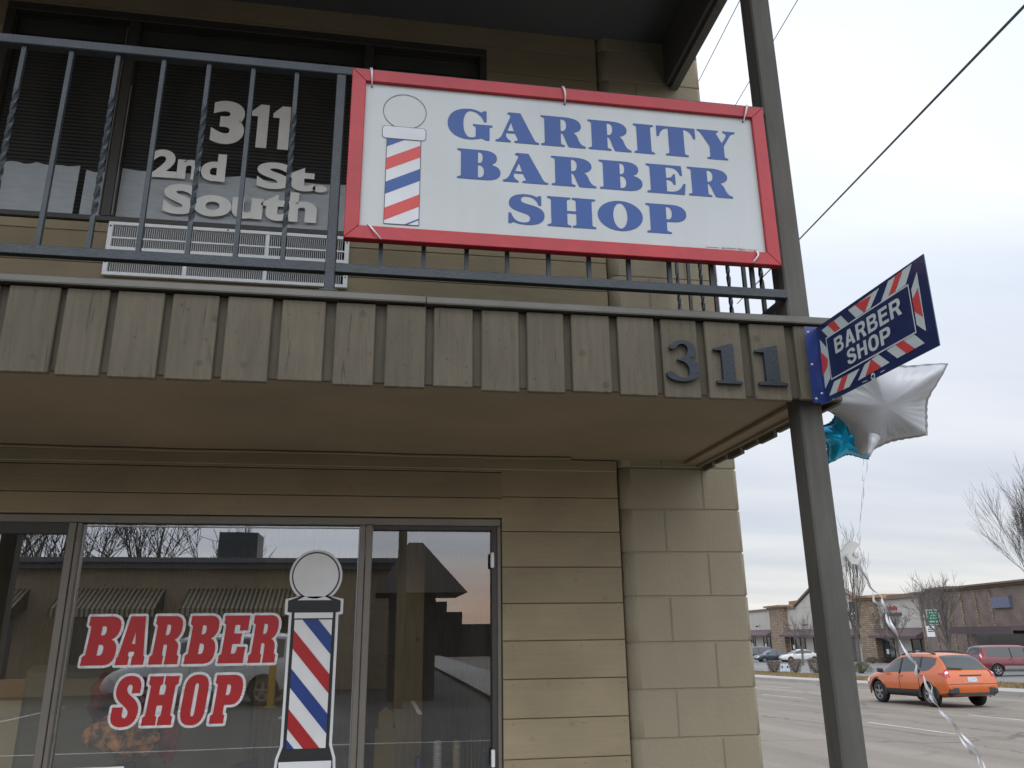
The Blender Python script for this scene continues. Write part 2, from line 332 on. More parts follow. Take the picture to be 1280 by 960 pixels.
# ------------------------------------------------------------------ glyphs
def sample_path(d, seg=8):
    out = []; cur = []; tk = d.replace('M', ' M ').replace('L', ' L ').replace('C', ' C ').replace('Z', ' Z ').split(); i = 0; cmd = None
    while i < len(tk):
        if tk[i] in 'MLCZ': cmd = tk[i]; i += 1
        if cmd == 'Z':
            if cur: out.append(cur)
            cur = []; cmd = None; continue
        if cmd in 'ML':
            cur.append((float(tk[i]), float(tk[i+1]))); i += 2
        elif cmd == 'C':
            p = [float(q) for q in tk[i:i+6]]; i += 6; x0, y0 = cur[-1]
            for k in range(1, seg+1):
                t = k/seg; u = 1-t
                cur.append((u**3*x0+3*u*u*t*p[0]+3*u*t*t*p[2]+t**3*p[4], u**3*y0+3*u*u*t*p[1]+3*u*t*t*p[3]+t**3*p[5]))
    if cur: out.append(cur)
    return out
def ell(cx, cy, rx, ry, n=36): return [(cx+rx*cos(2*pi*k/n), cy+ry*sin(2*pi*k/n)) for k in range(n)]
SERIF = {
 'G': 'M 130 96 L 122 96 L 114 90 C 102 97 88 100 72 100 C 28 100 0 80 0 49 C 0 18 30 -1 74 -1 C 92 -1 104 3 114 6 C 120 4 126 0 134 -1 L 140 0 L 140 44 L 150 46 L 150 49 L 86 49 L 86 46 L 96 43 L 96 8 C 90 4 84 3 76 3 C 60 3 50 24 50 50 C 50 76 60 96 76 96 C 98 96 116 82 124 62 L 130 62 Z',
 'A': 'M 42 96 L 46 100 L 86 100 L 134 12 C 138 6 143 4 150 3 L 150 0 L 66 0 L 66 3 C 76 4 80 8 77 14 L 68 31 L 36 31 C 30 20 36 8 50 3 L 50 0 L 0 0 L 0 3 C 10 5 16 10 22 20 L 54 88 C 52 93 48 96 42 96 Z M 38 36 L 66 36 L 54 71 Z',
 'R': 'M 0 100 L 76 100 C 112 100 130 90 130 73 C 130 60 116 53 98 50 C 108 48 114 42 118 32 C 122 18 130 5 143 4 L 143 0 L 90 0 C 84 8 80 24 74 38 C 72 43 70 46 62 47 L 62 12 C 62 6 66 4 74 3 L 74 0 L 0 0 L 0 3 C 8 4 12 6 12 12 L 12 88 C 12 94 8 96 0 97 Z M 62 95 L 70 95 C 80 94 84 86 84 74 C 84 60 78 52 68 51 L 62 51 Z',
 'I': 'M 0 100 L 74 100 L 74 97 C 66 96 62 94 62 88 L 62 12 C 62 6 66 4 74 3 L 74 0 L 0 0 L 0 3 C 8 4 12 6 12 12 L 12 88 C 12 94 8 96 0 97 Z',
 'T': 'M 0 100 L 130 100 L 130 66 L 125 66 C 120 84 110 95 92 96 L 90 96 L 90 12 C 90 6 94 4 102 3 L 102 0 L 28 0 L 28 3 C 36 4 40 6 40 12 L 40 96 L 38 96 C 20 95 10 84 5 66 L 0 66 Z',
 'Y': 'M 0 100 L 74 100 L 74 97 C 66 96 64 92 68 86 L 86 54 L 104 82 C 108 90 104 96 94 97 L 94 100 L 135 100 L 135 97 C 126 96 120 92 114 84 L 90 46 L 90 12 C 90 6 94 4 102 3 L 102 0 L 30 0 L 30 3 C 38 4 42 6 42 12 L 42 44 L 14 88 C 10 94 6 96 0 97 Z',
 'B': 'M 0 100 L 80 100 C 108 100 122 90 122 75 C 122 63 112 55 94 53 C 118 51 133 42 133 26 C 133 9 116 0 86 0 L 0 0 L 0 3 C 8 4 12 6 12 12 L 12 88 C 12 94 8 96 0 97 Z M 62 95 L 68 95 C 78 94 80 86 80 76 C 80 62 76 55 68 54 L 62 54 Z M 62 50 L 68 50 C 80 49 84 40 84 27 C 84 12 78 6 70 5 L 62 5 Z',
 'E': 'M 0 100 L 114 100 L 116 68 L 111 68 C 106 86 94 95 74 95 L 62 95 L 62 54 L 66 54 C 78 54 84 58 88 68 L 92 68 L 92 34 L 88 34 C 84 46 78 50 66 50 L 62 50 L 62 5 L 76 5 C 98 5 112 16 120 36 L 125 36 L 120 0 L 0 0 L 0 3 C 8 4 12 6 12 12 L 12 88 C 12 94 8 96 0 97 Z',
 'S': 'M 104 98 L 98 98 L 92 93 C 82 98 70 101 54 101 C 22 101 2 88 2 70 C 2 52 20 46 44 40 C 64 35 70 30 70 20 C 70 8 60 3 46 3 C 26 3 12 14 6 34 L 0 34 L 0 1 L 6 1 L 14 7 C 26 1 42 -1 58 -1 C 94 -1 114 12 114 32 C 114 52 96 60 66 66 C 44 71 38 74 38 82 C 38 92 46 97 58 97 C 78 97 92 86 98 68 L 104 68 Z',
 'H': 'M 0 100 L 72 100 L 72 97 C 64 96 60 94 60 88 L 60 53 L 92 53 L 92 88 C 92 94 88 96 80 97 L 80 100 L 152 100 L 152 97 C 144 96 140 94 140 88 L 140 12 C 140 6 144 4 152 3 L 152 0 L 80 0 L 80 3 C 88 4 92 6 92 12 L 92 48 L 60 48 L 60 12 C 60 6 64 4 72 3 L 72 0 L 0 0 L 0 3 C 8 4 12 6 12 12 L 12 88 C 12 94 8 96 0 97 Z',
 'P': 'M 0 100 L 80 100 C 112 100 128 88 128 70 C 128 52 112 42 84 42 L 62 42 L 62 12 C 62 6 66 4 76 3 L 76 0 L 0 0 L 0 3 C 8 4 12 6 12 12 L 12 88 C 12 94 8 96 0 97 Z M 62 95 L 68 95 C 80 94 84 84 84 71 C 84 56 78 47 68 47 L 62 47 Z',
}
SLAB = {
 'B': 'M 0 100 L 44 100 C 60 100 67 92 67 77 C 67 64 61 56 53 52 C 63 48 67 40 67 26 C 67 8 60 0 44 0 L 0 0 L 0 17 L 6 22 L 6 78 L 0 83 Z M 29 80 L 33 80 C 38 80 39 76 39 71 C 39 64 37 61 33 61 L 29 61 Z M 29 42 L 33 42 C 39 42 40 37 40 31 C 40 23 38 20 33 20 L 29 20 Z',
 'A': 'M 17 100 L 56 100 L 70 20 L 74 16 L 74 0 L 41 0 L 41 16 L 45 20 L 44 27 L 30 27 L 29 20 L 33 16 L 33 0 L 0 0 L 0 14 L 4 18 Z M 33 43 L 42 43 L 38 68 Z',
 'R': 'M 0 100 L 44 100 C 60 100 67 92 67 76 C 67 62 61 54 53 50 C 62 46 65 40 65 30 L 65 20 L 70 16 L 70 0 L 38 0 L 38 32 C 38 39 36 41 32 41 L 29 41 L 29 20 L 33 16 L 33 0 L 0 0 L 0 16 L 6 20 L 6 80 L 0 84 Z M 29 82 L 33 82 C 38 82 39 78 39 72 C 39 64 37 60 33 60 L 29 60 Z',
 'E': 'M 0 100 L 63 100 L 63 68 L 42 68 L 42 80 L 29 80 L 29 62 L 49 62 L 49 40 L 29 40 L 29 20 L 36 20 C 40 20 42 24 42 34 L 63 34 L 63 0 L 0 0 L 0 16 L 6 20 L 6 80 L 0 84 Z',
 'S': 'M 62 66 L 41 66 L 41 74 C 41 81 38 84 34 84 C 30 84 28 80 28 76 C 28 70 32 66 42 60 C 58 50 66 42 66 27 C 66 8 54 -2 32 -2 C 12 -2 0 6 0 22 L 0 38 L 27 38 L 27 26 C 27 19 30 16 34 16 C 38 16 41 20 41 25 C 41 32 34 36 24 43 C 8 52 1 60 1 74 C 1 92 12 102 32 102 C 52 102 62 92 62 76 Z',
 'H': 'M 0 100 L 34 100 L 34 84 L 29 80 L 29 62 L 43 62 L 43 80 L 38 84 L 38 100 L 72 100 L 72 84 L 66 80 L 66 20 L 72 16 L 72 0 L 38 0 L 38 16 L 43 20 L 43 40 L 29 40 L 29 20 L 34 16 L 34 0 L 0 0 L 0 16 L 6 20 L 6 80 L 0 84 Z',
 'O': 'M 32 102 C 54 102 64 92 64 70 L 64 30 C 64 8 54 -2 32 -2 C 10 -2 0 8 0 30 L 0 70 C 0 92 10 102 32 102 Z M 32 84 C 36 84 37 80 37 74 L 37 26 C 37 20 36 16 32 16 C 28 16 27 20 27 26 L 27 74 C 27 80 28 84 32 84 Z',
 'P': 'M 0 100 L 44 100 C 60 100 68 90 68 70 C 68 50 60 38 44 38 L 29 38 L 29 20 L 34 16 L 34 0 L 0 0 L 0 16 L 6 20 L 6 80 L 0 84 Z M 29 80 L 33 80 C 38 80 39 76 39 70 C 39 62 38 58 33 58 L 29 58 Z',
}
SANS = {
 'B': 'M 0 100 L 46 100 C 66 100 74 90 74 75 C 74 64 68 56 58 53 C 70 50 78 42 78 28 C 78 10 66 0 46 0 L 0 0 Z M 22 82 L 42 82 C 50 82 53 78 53 72 C 53 65 49 61 42 61 L 22 61 Z M 22 44 L 44 44 C 53 44 57 38 57 31 C 57 23 53 18 44 18 L 22 18 Z',
 'A': 'M 30 100 L 56 100 L 86 0 L 62 0 L 56 20 L 30 20 L 24 0 L 0 0 Z M 35 38 L 51 38 L 43 70 Z',
 'R': 'M 0 100 L 46 100 C 68 100 77 88 77 71 C 77 57 70 48 60 44 L 80 0 L 55 0 L 39 39 L 22 39 L 22 0 L 0 0 Z M 22 82 L 43 82 C 51 82 55 78 55 70 C 55 61 51 57 43 57 L 22 57 Z',
 'E': 'M 0 100 L 68 100 L 68 81 L 22 81 L 22 61 L 62 61 L 62 43 L 22 43 L 22 19 L 70 19 L 70 0 L 0 0 Z',
 'S': 'M 72 70 L 50 70 C 50 80 45 84 37 84 C 30 84 25 81 25 75 C 25 67 33 65 44 61 C 62 56 76 48 76 29 C 76 10 62 -2 39 -2 C 14 -2 0 10 0 32 L 22 32 C 22 21 28 16 39 16 C 48 16 53 20 53 27 C 53 35 45 38 33 42 C 16 47 3 54 3 73 C 3 91 17 102 38 102 C 60 102 72 90 72 70 Z',
 'H': 'M 0 100 L 22 100 L 22 62 L 54 62 L 54 100 L 76 100 L 76 0 L 54 0 L 54 43 L 22 43 L 22 0 L 0 0 Z',
 'O': 'M 40 102 C 66 102 80 82 80 50 C 80 18 66 -2 40 -2 C 14 -2 0 18 0 50 C 0 82 14 102 40 102 Z M 40 83 C 28 83 23 72 23 50 C 23 28 28 17 40 17 C 52 17 57 28 57 50 C 57 72 52 83 40 83 Z',
 'P': 'M 0 100 L 46 100 C 68 100 77 86 77 68 C 77 48 68 34 46 34 L 22 34 L 22 0 L 0 0 Z M 22 81 L 42 81 C 50 81 54 76 54 67 C 54 58 50 53 42 53 L 22 53 Z',
}
DIG = {
 '3': 'M 8 80 C 14 76 20 76 24 84 C 28 90 36 93 41 90 C 48 86 50 76 44 66 C 40 58 33 54 24 54 L 24 50 C 38 50 46 42 48 30 C 50 16 43 7 32 8 C 22 9 18 20 8 22 C 2 23 -2 18 0 13 C 4 4 16 -1 30 -1 C 56 -1 72 12 72 30 C 72 44 60 52 50 56 C 60 60 66 68 65 78 C 63 92 52 100 38 100 C 22 100 12 92 8 80 Z',
 '1': 'M 0 86 L 0 82 L 16 81 L 16 9 L 2 6 L 2 0 L 56 0 L 56 6 L 42 9 L 42 99 L 36 99 Z',
}
def glyph_paths(font, ch):
    if ch == 'O' and font is SERIF: return [ell(70, 50, 70, 51), ell(70, 50, 24, 46)]
    return sample_path(font[ch])
def curve_mesh(paths, offset=0., extrude=0.):
    """polylines (outer + holes, 2D) -> (verts2d/3d, faces) filled, grown by offset"""
    cu = bpy.data.curves.new('outline', 'CURVE'); cu.dimensions = '2D'; cu.fill_mode = 'BOTH' if not extrude else 'BOTH'
    for p in paths:
        sp = cu.splines.new('POLY'); sp.points.add(len(p)-1)
        for i, q in enumerate(p): sp.points[i].co = (q[0], q[1], 0, 1)
        sp.use_cyclic_u = True
    cu.offset = offset; cu.extrude = extrude
    o = bpy.data.objects.new('outline', cu); COL.objects.link(o)
    dg = bpy.context.evaluated_depsgraph_get(); dg.update()
    me = o.evaluated_get(dg).to_mesh()
    vs = [tuple(v.co) for v in me.vertices]; fs = [tuple(f.vertices) for f in me.polygons]
    o.evaluated_get(dg).to_mesh_clear(); bpy.data.objects.remove(o); bpy.data.curves.remove(cu)
    return vs, fs
def text_mesh(txt, size=1., offset=0., extrude=0., spacing=1., sx=1., shear=0.):
    cu = bpy.data.curves.new('text', 'FONT'); cu.body = txt; cu.size = size; cu.offset = offset; cu.extrude = extrude
    cu.space_character = spacing; cu.shear = shear
    o = bpy.data.objects.new('text', cu); COL.objects.link(o)
    dg = bpy.context.evaluated_depsgraph_get(); dg.update()
    me = o.evaluated_get(dg).to_mesh()
    vs = [(v.co.x*sx, v.co.y, v.co.z) for v in me.vertices]; fs = [tuple(f.vertices) for f in me.polygons]
    o.evaluated_get(dg).to_mesh_clear(); bpy.data.objects.remove(o); bpy.data.curves.remove(cu)
    return vs, fs
def fit(vs, w=None, h=None):
    x0 = min(v[0] for v in vs); x1 = max(v[0] for v in vs); y0 = min(v[1] for v in vs); y1 = max(v[1] for v in vs)
    sx = w/(x1-x0) if w else 1; sy = h/(y1-y0) if h else 1
    return [((v[0]-x0)*sx, (v[1]-y0)*sy, v[2]) for v in vs]
def put(mb, vs, fs, o, ux, uy, un):
    o, ux, uy, un = Vector(o), Vector(ux), Vector(uy), Vector(un)
    mb.add([o+ux*v[0]+uy*v[1]+un*v[2] for v in vs], fs)
def clip_rect(poly, x0, x1, y0, y1):
    def cl(p, f, g):
        o = []
        for i in range(len(p)):
            a, b = p[i-1], p[i]
            fa, fb = f(a), f(b)
            if fa >= 0: 
                if fb >= 0: o.append(b)
                else: o.append(g(a, b, fa/(fa-fb)))
            elif fb >= 0: o.append(g(a, b, fa/(fa-fb))); o.append(b)
        return o
    g = lambda a, b, t: (a[0]+(b[0]-a[0])*t, a[1]+(b[1]-a[1])*t)
    for f in (lambda p: p[0]-x0, lambda p: x1-p[0], lambda p: p[1]-y0, lambda p: y1-p[1]):
        if poly: poly = cl(poly, f, g)
    return poly
EX, EY, EZ = Vector((1, 0, 0)), Vector((0, 1, 0)), Vector((0, 0, 1))

exec_parts = []
# ================================================================== GROUND
def sheet(name, xs, ys, dz, m, kind='structure'):
    mb = MB(); nx, ny = len(xs), len(ys)
    vs = [(x, y, gz(y)+dz) for y in ys for x in xs]
    fs = [(j*nx+i, j*nx+i+1, (j+1)*nx+i+1, (j+1)*nx+i) for j in range(ny-1) for i in range(nx-1)]
    mb.add(vs, fs, True); return mb.build(name, m, kind=kind)
ysg = [-900, -300, -60, -20, 0, .5, 1, 1.5, 2, 2.5, 3, 3.5, 4, 10, 20, 30, 45, 70, 100, 150, 260, 900]
sheet('ground', [-900, -100, 0, 2, 23, 60, 150, 900], ysg, -.03, M['dirt'])
yr = [-60, -20, 0, .5, 1, 1.5, 2, 2.5, 3, 3.5, 4, 10, 20, 30, 45, 70, 100, 150, 260]
sheet('road', [5.0, 8, 12, 16, 20, 23.4], yr, .0, M['asphalt'])
sheet('sidewalk', [3.0, 4.7], yr, .12, M['concrete'])
sheet('parking_lot', [-40, -10, 0, 3.0], [-60, -20, -3, -1.6], .0, M['lot'])
# walkway in front of the shop
mb = MB(); mb.box(-12, 1.9, -2.2, -.06, -.1, .1); mb.build('walkway', mat('walkway_concrete', (.50, .47, .42), .85, nscale=1.5, bump=.3), kind='structure')
mb = MB()
for y0, y1 in zip(yr[:-1], yr[1:]):
    mb.add([(23.4, y0, gz(y0)-.05), (23.4, y1, gz(y1)-.05), (23.4, y1, gz(y1)+.14), (23.4, y0, gz(y0)+.14), (23.75, y0, gz(y0)+.14), (23.75, y1, gz(y1)+.14)], [(0, 1, 2, 3), (3, 2, 5, 4)])
    mb.add([(25.3, y0, gz(y0)+.135), (25.3, y1, gz(y1)+.135), (23.75, y1, gz(y1)+.135), (23.75, y0, gz(y0)+.135)], [(0, 1, 2, 3)])
mb.build('far_kerb', M['concrete'], kind='structure')
mb = MB()
for y0, y1 in zip(yr[:-1], yr[1:]):
    mb.add([(4.7, y0, gz(y0)+.12), (4.95, y0, gz(y0)+.12), (4.95, y0, gz(y0)-.02), (4.7, y1, gz(y1)+.12), (4.95, y1, gz(y1)+.12), (4.95, y1, gz(y1)-.02)], [(0, 1, 4, 3), (1, 2, 5, 4)])
mb.build('near_kerb', M['concrete'], kind='structure')
# grass strip of blades and a base
sheet('grass_strip_soil', [25.3, 27, 29.5], yr, .10, M['grass'])
sheet('far_parking_lot', [29.6, 35, 45, 60], yr, .02, mat('far_lot_asphalt', (.24, .235, .23), .9, col2=(.19, .185, .18), nscale=.3, mapsc=(1, .3, 1), bump=.3, bscale=30))
sheet('far_lot_kerb', [29.45, 29.62], yr, .14, M['concrete'])
mb = MB()
random.seed(3)
for i in range(26000):
    y = 16+(random.random()**1.3)*75; x = random.uniform(25.35, 29.4); h = random.uniform(.04, .11); a = random.random()*6.28; w = .03
    z = gz(y)+.1
    mb.add([(x-w*cos(a), y-w*sin(a), z), (x+w*cos(a), y+w*sin(a), z), (x+random.uniform(-.05, .05), y+random.uniform(-.05, .05), z+h)], [(0, 1, 2)])
mb.build('grass', M['grass'], kind='stuff')
# dashes
mb = MB()
def dash(x, y0, y1, w=.11):
    n = 4
    for k in range(n):
        a = y0+(y1-y0)*k/n; b = y0+(y1-y0)*(k+1)/n
        mb.add([(x-w/2, a, gz(a)+.005), (x+w/2, a, gz(a)+.005), (x+w/2, b, gz(b)+.005), (x-w/2, b, gz(b)+.005)], [(0, 1, 2, 3)])
for k in range(-3, 12):
    dash(12.2, 12.85+k*12.2, 16.1+k*12.2)
    dash(15.9, 26.1+(k-2)*12.2, 29.5+(k-2)*12.2)
    dash(19.6, 22+(k-2)*12.2, 25.4+(k-2)*12.2)
mb.build('lane_marking', M['paintline'], kind='structure')
mb = MB(); 
for k in range(7): mb.box(-13.5+k*2.9, -13.4+k*2.9, -19.5, -14.8, .0, .006)
mb.box(-13.5, 3.0, -10.2, -10.1, .0, .006)
mb.build('parking_stripe', M['paintline'], kind='structure')

# ================================================================== MAIN BUILDING
WX0, WX1, PX0, PX1 = -7.0, 1.145, 1.145, 1.757
ZS = 2.455         # underside of balcony
B = thing('commercial_building', (0, 0, 0), 'two-storey tan building with painted lap siding, block end pier and wooden balcony', 'building')
def laps(x0, x1, joints, zlo, zhi, y=0.0, t=.022):
    mb = MB(); zs = [zlo]+[z for z in joints if zlo < z < zhi]+[zhi]
    for a, b in zip(zs[:-1], zs[1:]):
        g = .0014; c = .0028
        mb.add([(x0, y, a+g), (x0, y-t+c, a+g), (x0, y-t, a+g+c), (x0, y-t, b-g-c), (x0, y-t+c, b-g), (x0, y, b-g),
                (x1, y, a+g), (x1, y-t+c, a+g), (x1, y-t, a+g+c), (x1, y-t, b-g-c), (x1, y-t+c, b-g), (x1, y, b-g)],
               [(i, i+1, i+7, i+6) for i in range(5)]+[(0, 1, 2, 3, 4, 5), (6, 7, 8, 9, 10, 11)])
    return mb
J = [2.106+.163*k for k in range(-14, 4)]
FR = .570           # right side of shop window
HEAD = 2.165
lb = laps(FR+.003, WX1-.004, J, .12, ZS)
mb2 = laps(WX0, FR+.003, [2.262, 2.385], HEAD+.003, ZS); lb.v, n0 = lb.v+mb2.v, len(lb.v)
lb.f += [[i+n0 for i in f] for f in mb2.f]; lb.mi += mb2.mi; lb.sm += mb2.sm
lb.box(WX0, WX1, .0, .12, HEAD+.0035, ZS+.3)
lb.box(FR+.003, WX1, .0, .12, 0, HEAD+.003)
lb.box(WX0, FR+.012, .0, .12, 0, .72)
lb.cur = 1
for zj in [2.106+.163*k for k in range(-12, 2)]:
    for xx in (.612, .93, 1.118):
        lb.cyl((xx+.003*sin(zj*40), -.0232, zj-.022), (xx+.003*sin(zj*40), -.0205, zj-.022), .0032, 6)
lb.build('lower_siding', [M['siding'], M['trim']], B)
# head trims over window
mb = MB(); mb.bbox(WX0, WX1-.005, -.034, -.023, 2.395, 2.452, .004)
mb.build('head_trim', M['siding'], B)
mb = MB(); mb.tube([(x, -.075+.006*sin(x*5)+.004*sin(x*13), 2.447) for x in [WX0+.1*k for k in range(80)]], .008, 6)
mb.build('caulk_bead', M['soffit'], B)
# upper wall
UJ = [3.355+.163*k for k in range(-5, 12)]
UW0, UW1, UWZ0, UWZ1 = -1.98, .505, 3.58, 4.78
ub = laps(UW1, WX1-.004, UJ, 2.74, 5.0)
for a in (laps(WX0, UW1, UJ, 2.74, UWZ0-.01), laps(WX0, UW0, UJ, UWZ0-.01, 5.0), laps(UW0, UW1, UJ, UWZ1+.02, 5.0)):
    n0 = len(ub.v); ub.v += a.v; ub.f += [[i+n0 for i in f] for f in a.f]; ub.mi += a.mi; ub.sm += a.sm
ub.box(WX0, WX1, .0, .1, 2.74, UWZ0-.012); ub.box(WX0, WX1, 0, .1, UWZ1+.022, 5.05); ub.box(UW1, WX1, 0, .1, UWZ0-.012, UWZ1+.022); ub.box(WX0, UW0, 0, .1, UWZ0-.012, UWZ1+.022)
ub.build('upper_siding', M['siding'], B)
# block pier, bull-nosed corners, raked joints, one course after another
pm = MB(); z = 2.215-.204*11; R_ = .03; row = 0
YP = -.045
def pier_ring(x0, x1, y0, y1, r, r1):
    p = []
    for k in range(5): t = pi+k*pi/8; p.append((x0+r+r*cos(t), y0+r+r*sin(t)))
    for k in range(5): t = 1.5*pi+k*pi/8; p.append((x1-r1+r1*cos(t), y0+r1+r1*sin(t)))
    p += [(x1, y1), (x0, y1)]; return p
pr = pier_ring(PX0+.003, PX1, YP, 8.0, .055, .022); pi_ = pier_ring(PX0+.007, PX1-.005, YP+.005, 8.0, .053, .02)
while z < 5.6:
    a, b = z+.0045, z+.204-.0045
    n = len(pr); o = len(pm.v)
    for ring, zz in ((pi_, z-.0), (pi_, a-.002), (pr, a+.002), (pr, b-.002), (pi_, b+.002), (pi_, z+.204)):
        pm.v += [Vector((x, y, zz)) for x, y in ring]
    for r in range(5):
        for i in range(n-1): pm.face([o+r*n+i, o+r*n+i+1, o+(r+1)*n+i+1, o+(r+1)*n+i], r == 2 and i not in (4, 9))
    z += .204; row += 1
pm.add([(PX0, .1, 5.6), (PX1, .1, 5.6), (PX1, 8, 5.6), (PX0, 8, 5.6)], [(0, 1, 2, 3)])
mb = pm; mb.cur = 1; z = 2.215-.204*11; row = 0
while z < 5.5:
    x = 1.365 if row % 2 == 0 else 1.570
    mb.box(x-.004, x+.004, YP-.0012, YP+.012, z+.006, z+.198)
    for q in range(10):
        yy = .15+.4*q+(0 if row % 2 else .2); mb.box(PX1-.01, PX1+.0012, yy-.004, yy+.004, z+.006, z+.198)
    z += .204; row += 1
mb.build('block_pier', [M['pier'], M['joint']], B)
# body behind the front (keeps the sky out)
mb = MB(); mb.box(WX0, PX1-.03, 7.9, 8.0, 0, 5.4); mb.box(WX0, WX0+.1, .12, 8.0, 0, 5.4); mb.box(WX0, PX1-.03, .12, 8, 5.2, 5.4); mb.build('rear_wall', M['siding'], B)
# balcony: deck, soffit, fascia, drip edge
XE, YF = 1.60, -1.28
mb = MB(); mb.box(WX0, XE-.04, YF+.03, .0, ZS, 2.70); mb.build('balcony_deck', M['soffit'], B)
mb = MB(); mb.bbox(1.487, 1.555, YF+.06, -.047, ZS-.018, ZS-.001, .003); mb.box(XE-.05, XE-.042, YF+.05, -.04, ZS-.03, ZS)
mb.build('soffit_trim', M['soffit'], B)
fb = MB(); gaps = [-1.145, -.98, -.831, -.667, -.500, -.331, -.161, .002, .158, .317, .470, .624, .787, .943, 1.103, 1.271]
rights = [-.998, -.855, -.692, -.527, -.361, -.194, -.034, .131, .287, .443, .597, .759, .918, 1.074, 1.236, 1.406]
random.seed(11)
bl = []; x = -1.145-.165
while x > WX0: bl.append((x, x+.137)); x -= .1655
bl += list(zip([g+.0 for g in gaps], rights)); bl.append((1.441, 1.597))
for a, b in bl:
    dz = random.uniform(-.006, .006); fb.bbox(a, b, YF+random.uniform(-.002, .002), YF+.018, 2.412+dz, 2.692, .003)
# side boards
y = YF+.02
k = 0
while y < -.06:
    b = min(y+.135, -.045); dz = random.uniform(-.008, .008)
    fb.box(XE-.018, XE+random.uniform(-.002, .002), y, b, 2.41+dz, 2.692); y += .158
fb.build('fascia', M['fascia'], B)
mb = MB(); mb.box(WX0, XE-.02, YF+.019, YF+.036, 2.427, 2.692); mb.box(XE-.038, XE-.0195, YF+.037, -.047, 2.427, 2.692)
mb.build('fascia_backing', M['fascia_gap'], B)
mb = MB()
prof = [(YF-.014, 2.698), (YF-.015, 2.703), (YF-.010, 2.724), (YF-.004, 2.729), (-.03, 2.740), (-.03, 2.698)]
segs = [(WX0, .128), (.132, XE+.02)]
for i, (a, b) in enumerate(segs):
    dy = -.0015*i
    mb.add([(a, p+dy, q+dy) for p, q in prof]+[(b, p+dy, q+dy) for p, q in prof], [(i_, (i_+1) % 6, 6+(i_+1) % 6, 6+i_) for i_ in range(6)]+[tuple(range(6)), tuple(range(11, 5, -1))])
mb.build('drip_edge', M['metal_drip'], B)
# support posts
for xp in (1.463, -2.09, -5.6):
    mb = MB(); mb.bbox(xp, xp+.0865, -1.22, -1.135, .1, 2.696, .006) ; mb.bbox(xp, xp+.0865, -1.22, -1.135, 2.70, 5.2, .006)
    mb.build('support_post', M['post'], B)
# roof overhang with side fascia beam; unseen front deepened to shade the upper wall
mb = MB(); mb.box(WX0, 1.54, -2.1, -.023, 4.95, 5.05); mb.build('roof_soffit', M['roof_soffit'], B)
mb = MB(); mb.box(1.541, 1.565, -2.1, -.05, 4.66, 4.96); mb.box(1.567, 1.612, -2.1, -.05, 4.635, 5.0)
mb.box(WX0, 1.54, -2.1, -2.05, 4.7, 4.949)
mb.build('roof_fascia', M['upper_dark'], B)
mb = MB(); mb.box(WX0, 1.66, -2.16, 7.9, 5.06, 5.14); mb.box(1.62, 1.66, -2.16, -.05, 4.96, 5.058); mb.build('roof', M['roof_soffit'], B)
# ---- shop window
GY = .035
def ring_frame(mb, x0, x1, z0, z1, t, y0, y1, bottom=True):
    mb.box(x0, x0+t, y0, y1, z0, z1); mb.box(x1-t, x1, y0, y1, z0, z1); mb.box(x0+t, x1-t, y0, y1, z1-t, z1)
    if bottom: mb.box(x0+t, x1-t, y0, y1, z0, z0+t)
Z0 = .74
win = {}
specs = [(-2.62, -1.312, 'left'), (-1.266, -.078, 'mid'), (-.022, .556, 'right')]
# outer frame with mullions
mb = MB()
mb.bbox(-2.7, .57, -.012, .03, 2.132, HEAD, .004); mb.bbox(-2.7, .57, -.026, .03, Z0-.05, Z0, .004)
mb.bbox(.552, .57, -.008, .07, Z0+.001, 2.131, .003)
wf = mb.build('shop_window', M['bronze'], B)
for a_, b_, c_ in ((-1.318, -1.288, -.012), (-1.286, -1.268, -.004), (-.080, -.053, -.010), (-.051, -.022, -.016)):
    mb = MB(); mb.bbox(a_, b_, c_, .07, Z0+.001, 2.131, .003); mb.build('mullion', M['bronze'], wf)
mb = MB()
mb.box(-1.267, -1.262, GY-.012, GY-.002, Z0, 2.124); mb.box(-1.262, -.082, GY-.012, GY-.002, 2.118, 2.123); mb.box(-.0855, -.0815, GY-.012, GY-.002, Z0, 2.117)
mb.build('glazing_bead', M['alu'], wf)
mb = MB(); mb.box(.528, .551, .0, .06, Z0, 2.131); mb.box(-.021, .5281, .001, .059, 2.112, 2.130); mb.build('inner_sash', M['darkframe'], wf)
mb = MB(); mb.box(-2.7, -1.32, .0, .06, 2.085, 2.131); mb.build('inner_sash', M['darkframe'], wf)
for z_ in (1.94, 1.10):
    mb = MB(); mb.bbox(.520, .536, -.018, -.001, z_, z_+.07, .003); mb.build('sash_clip', M['decwhite'], wf)
for a, b, nm in specs:
    mb = MB(); mb.add([(a-.04, GY, Z0-.02), (b+.012, GY, Z0-.02), (b+.012, GY, 2.131), (a-.04, GY, 2.131)], [(0, 1, 2, 3)])
    mb.build('pane', M['doorglass'] if nm == 'right' else M['shopglass'], wf)
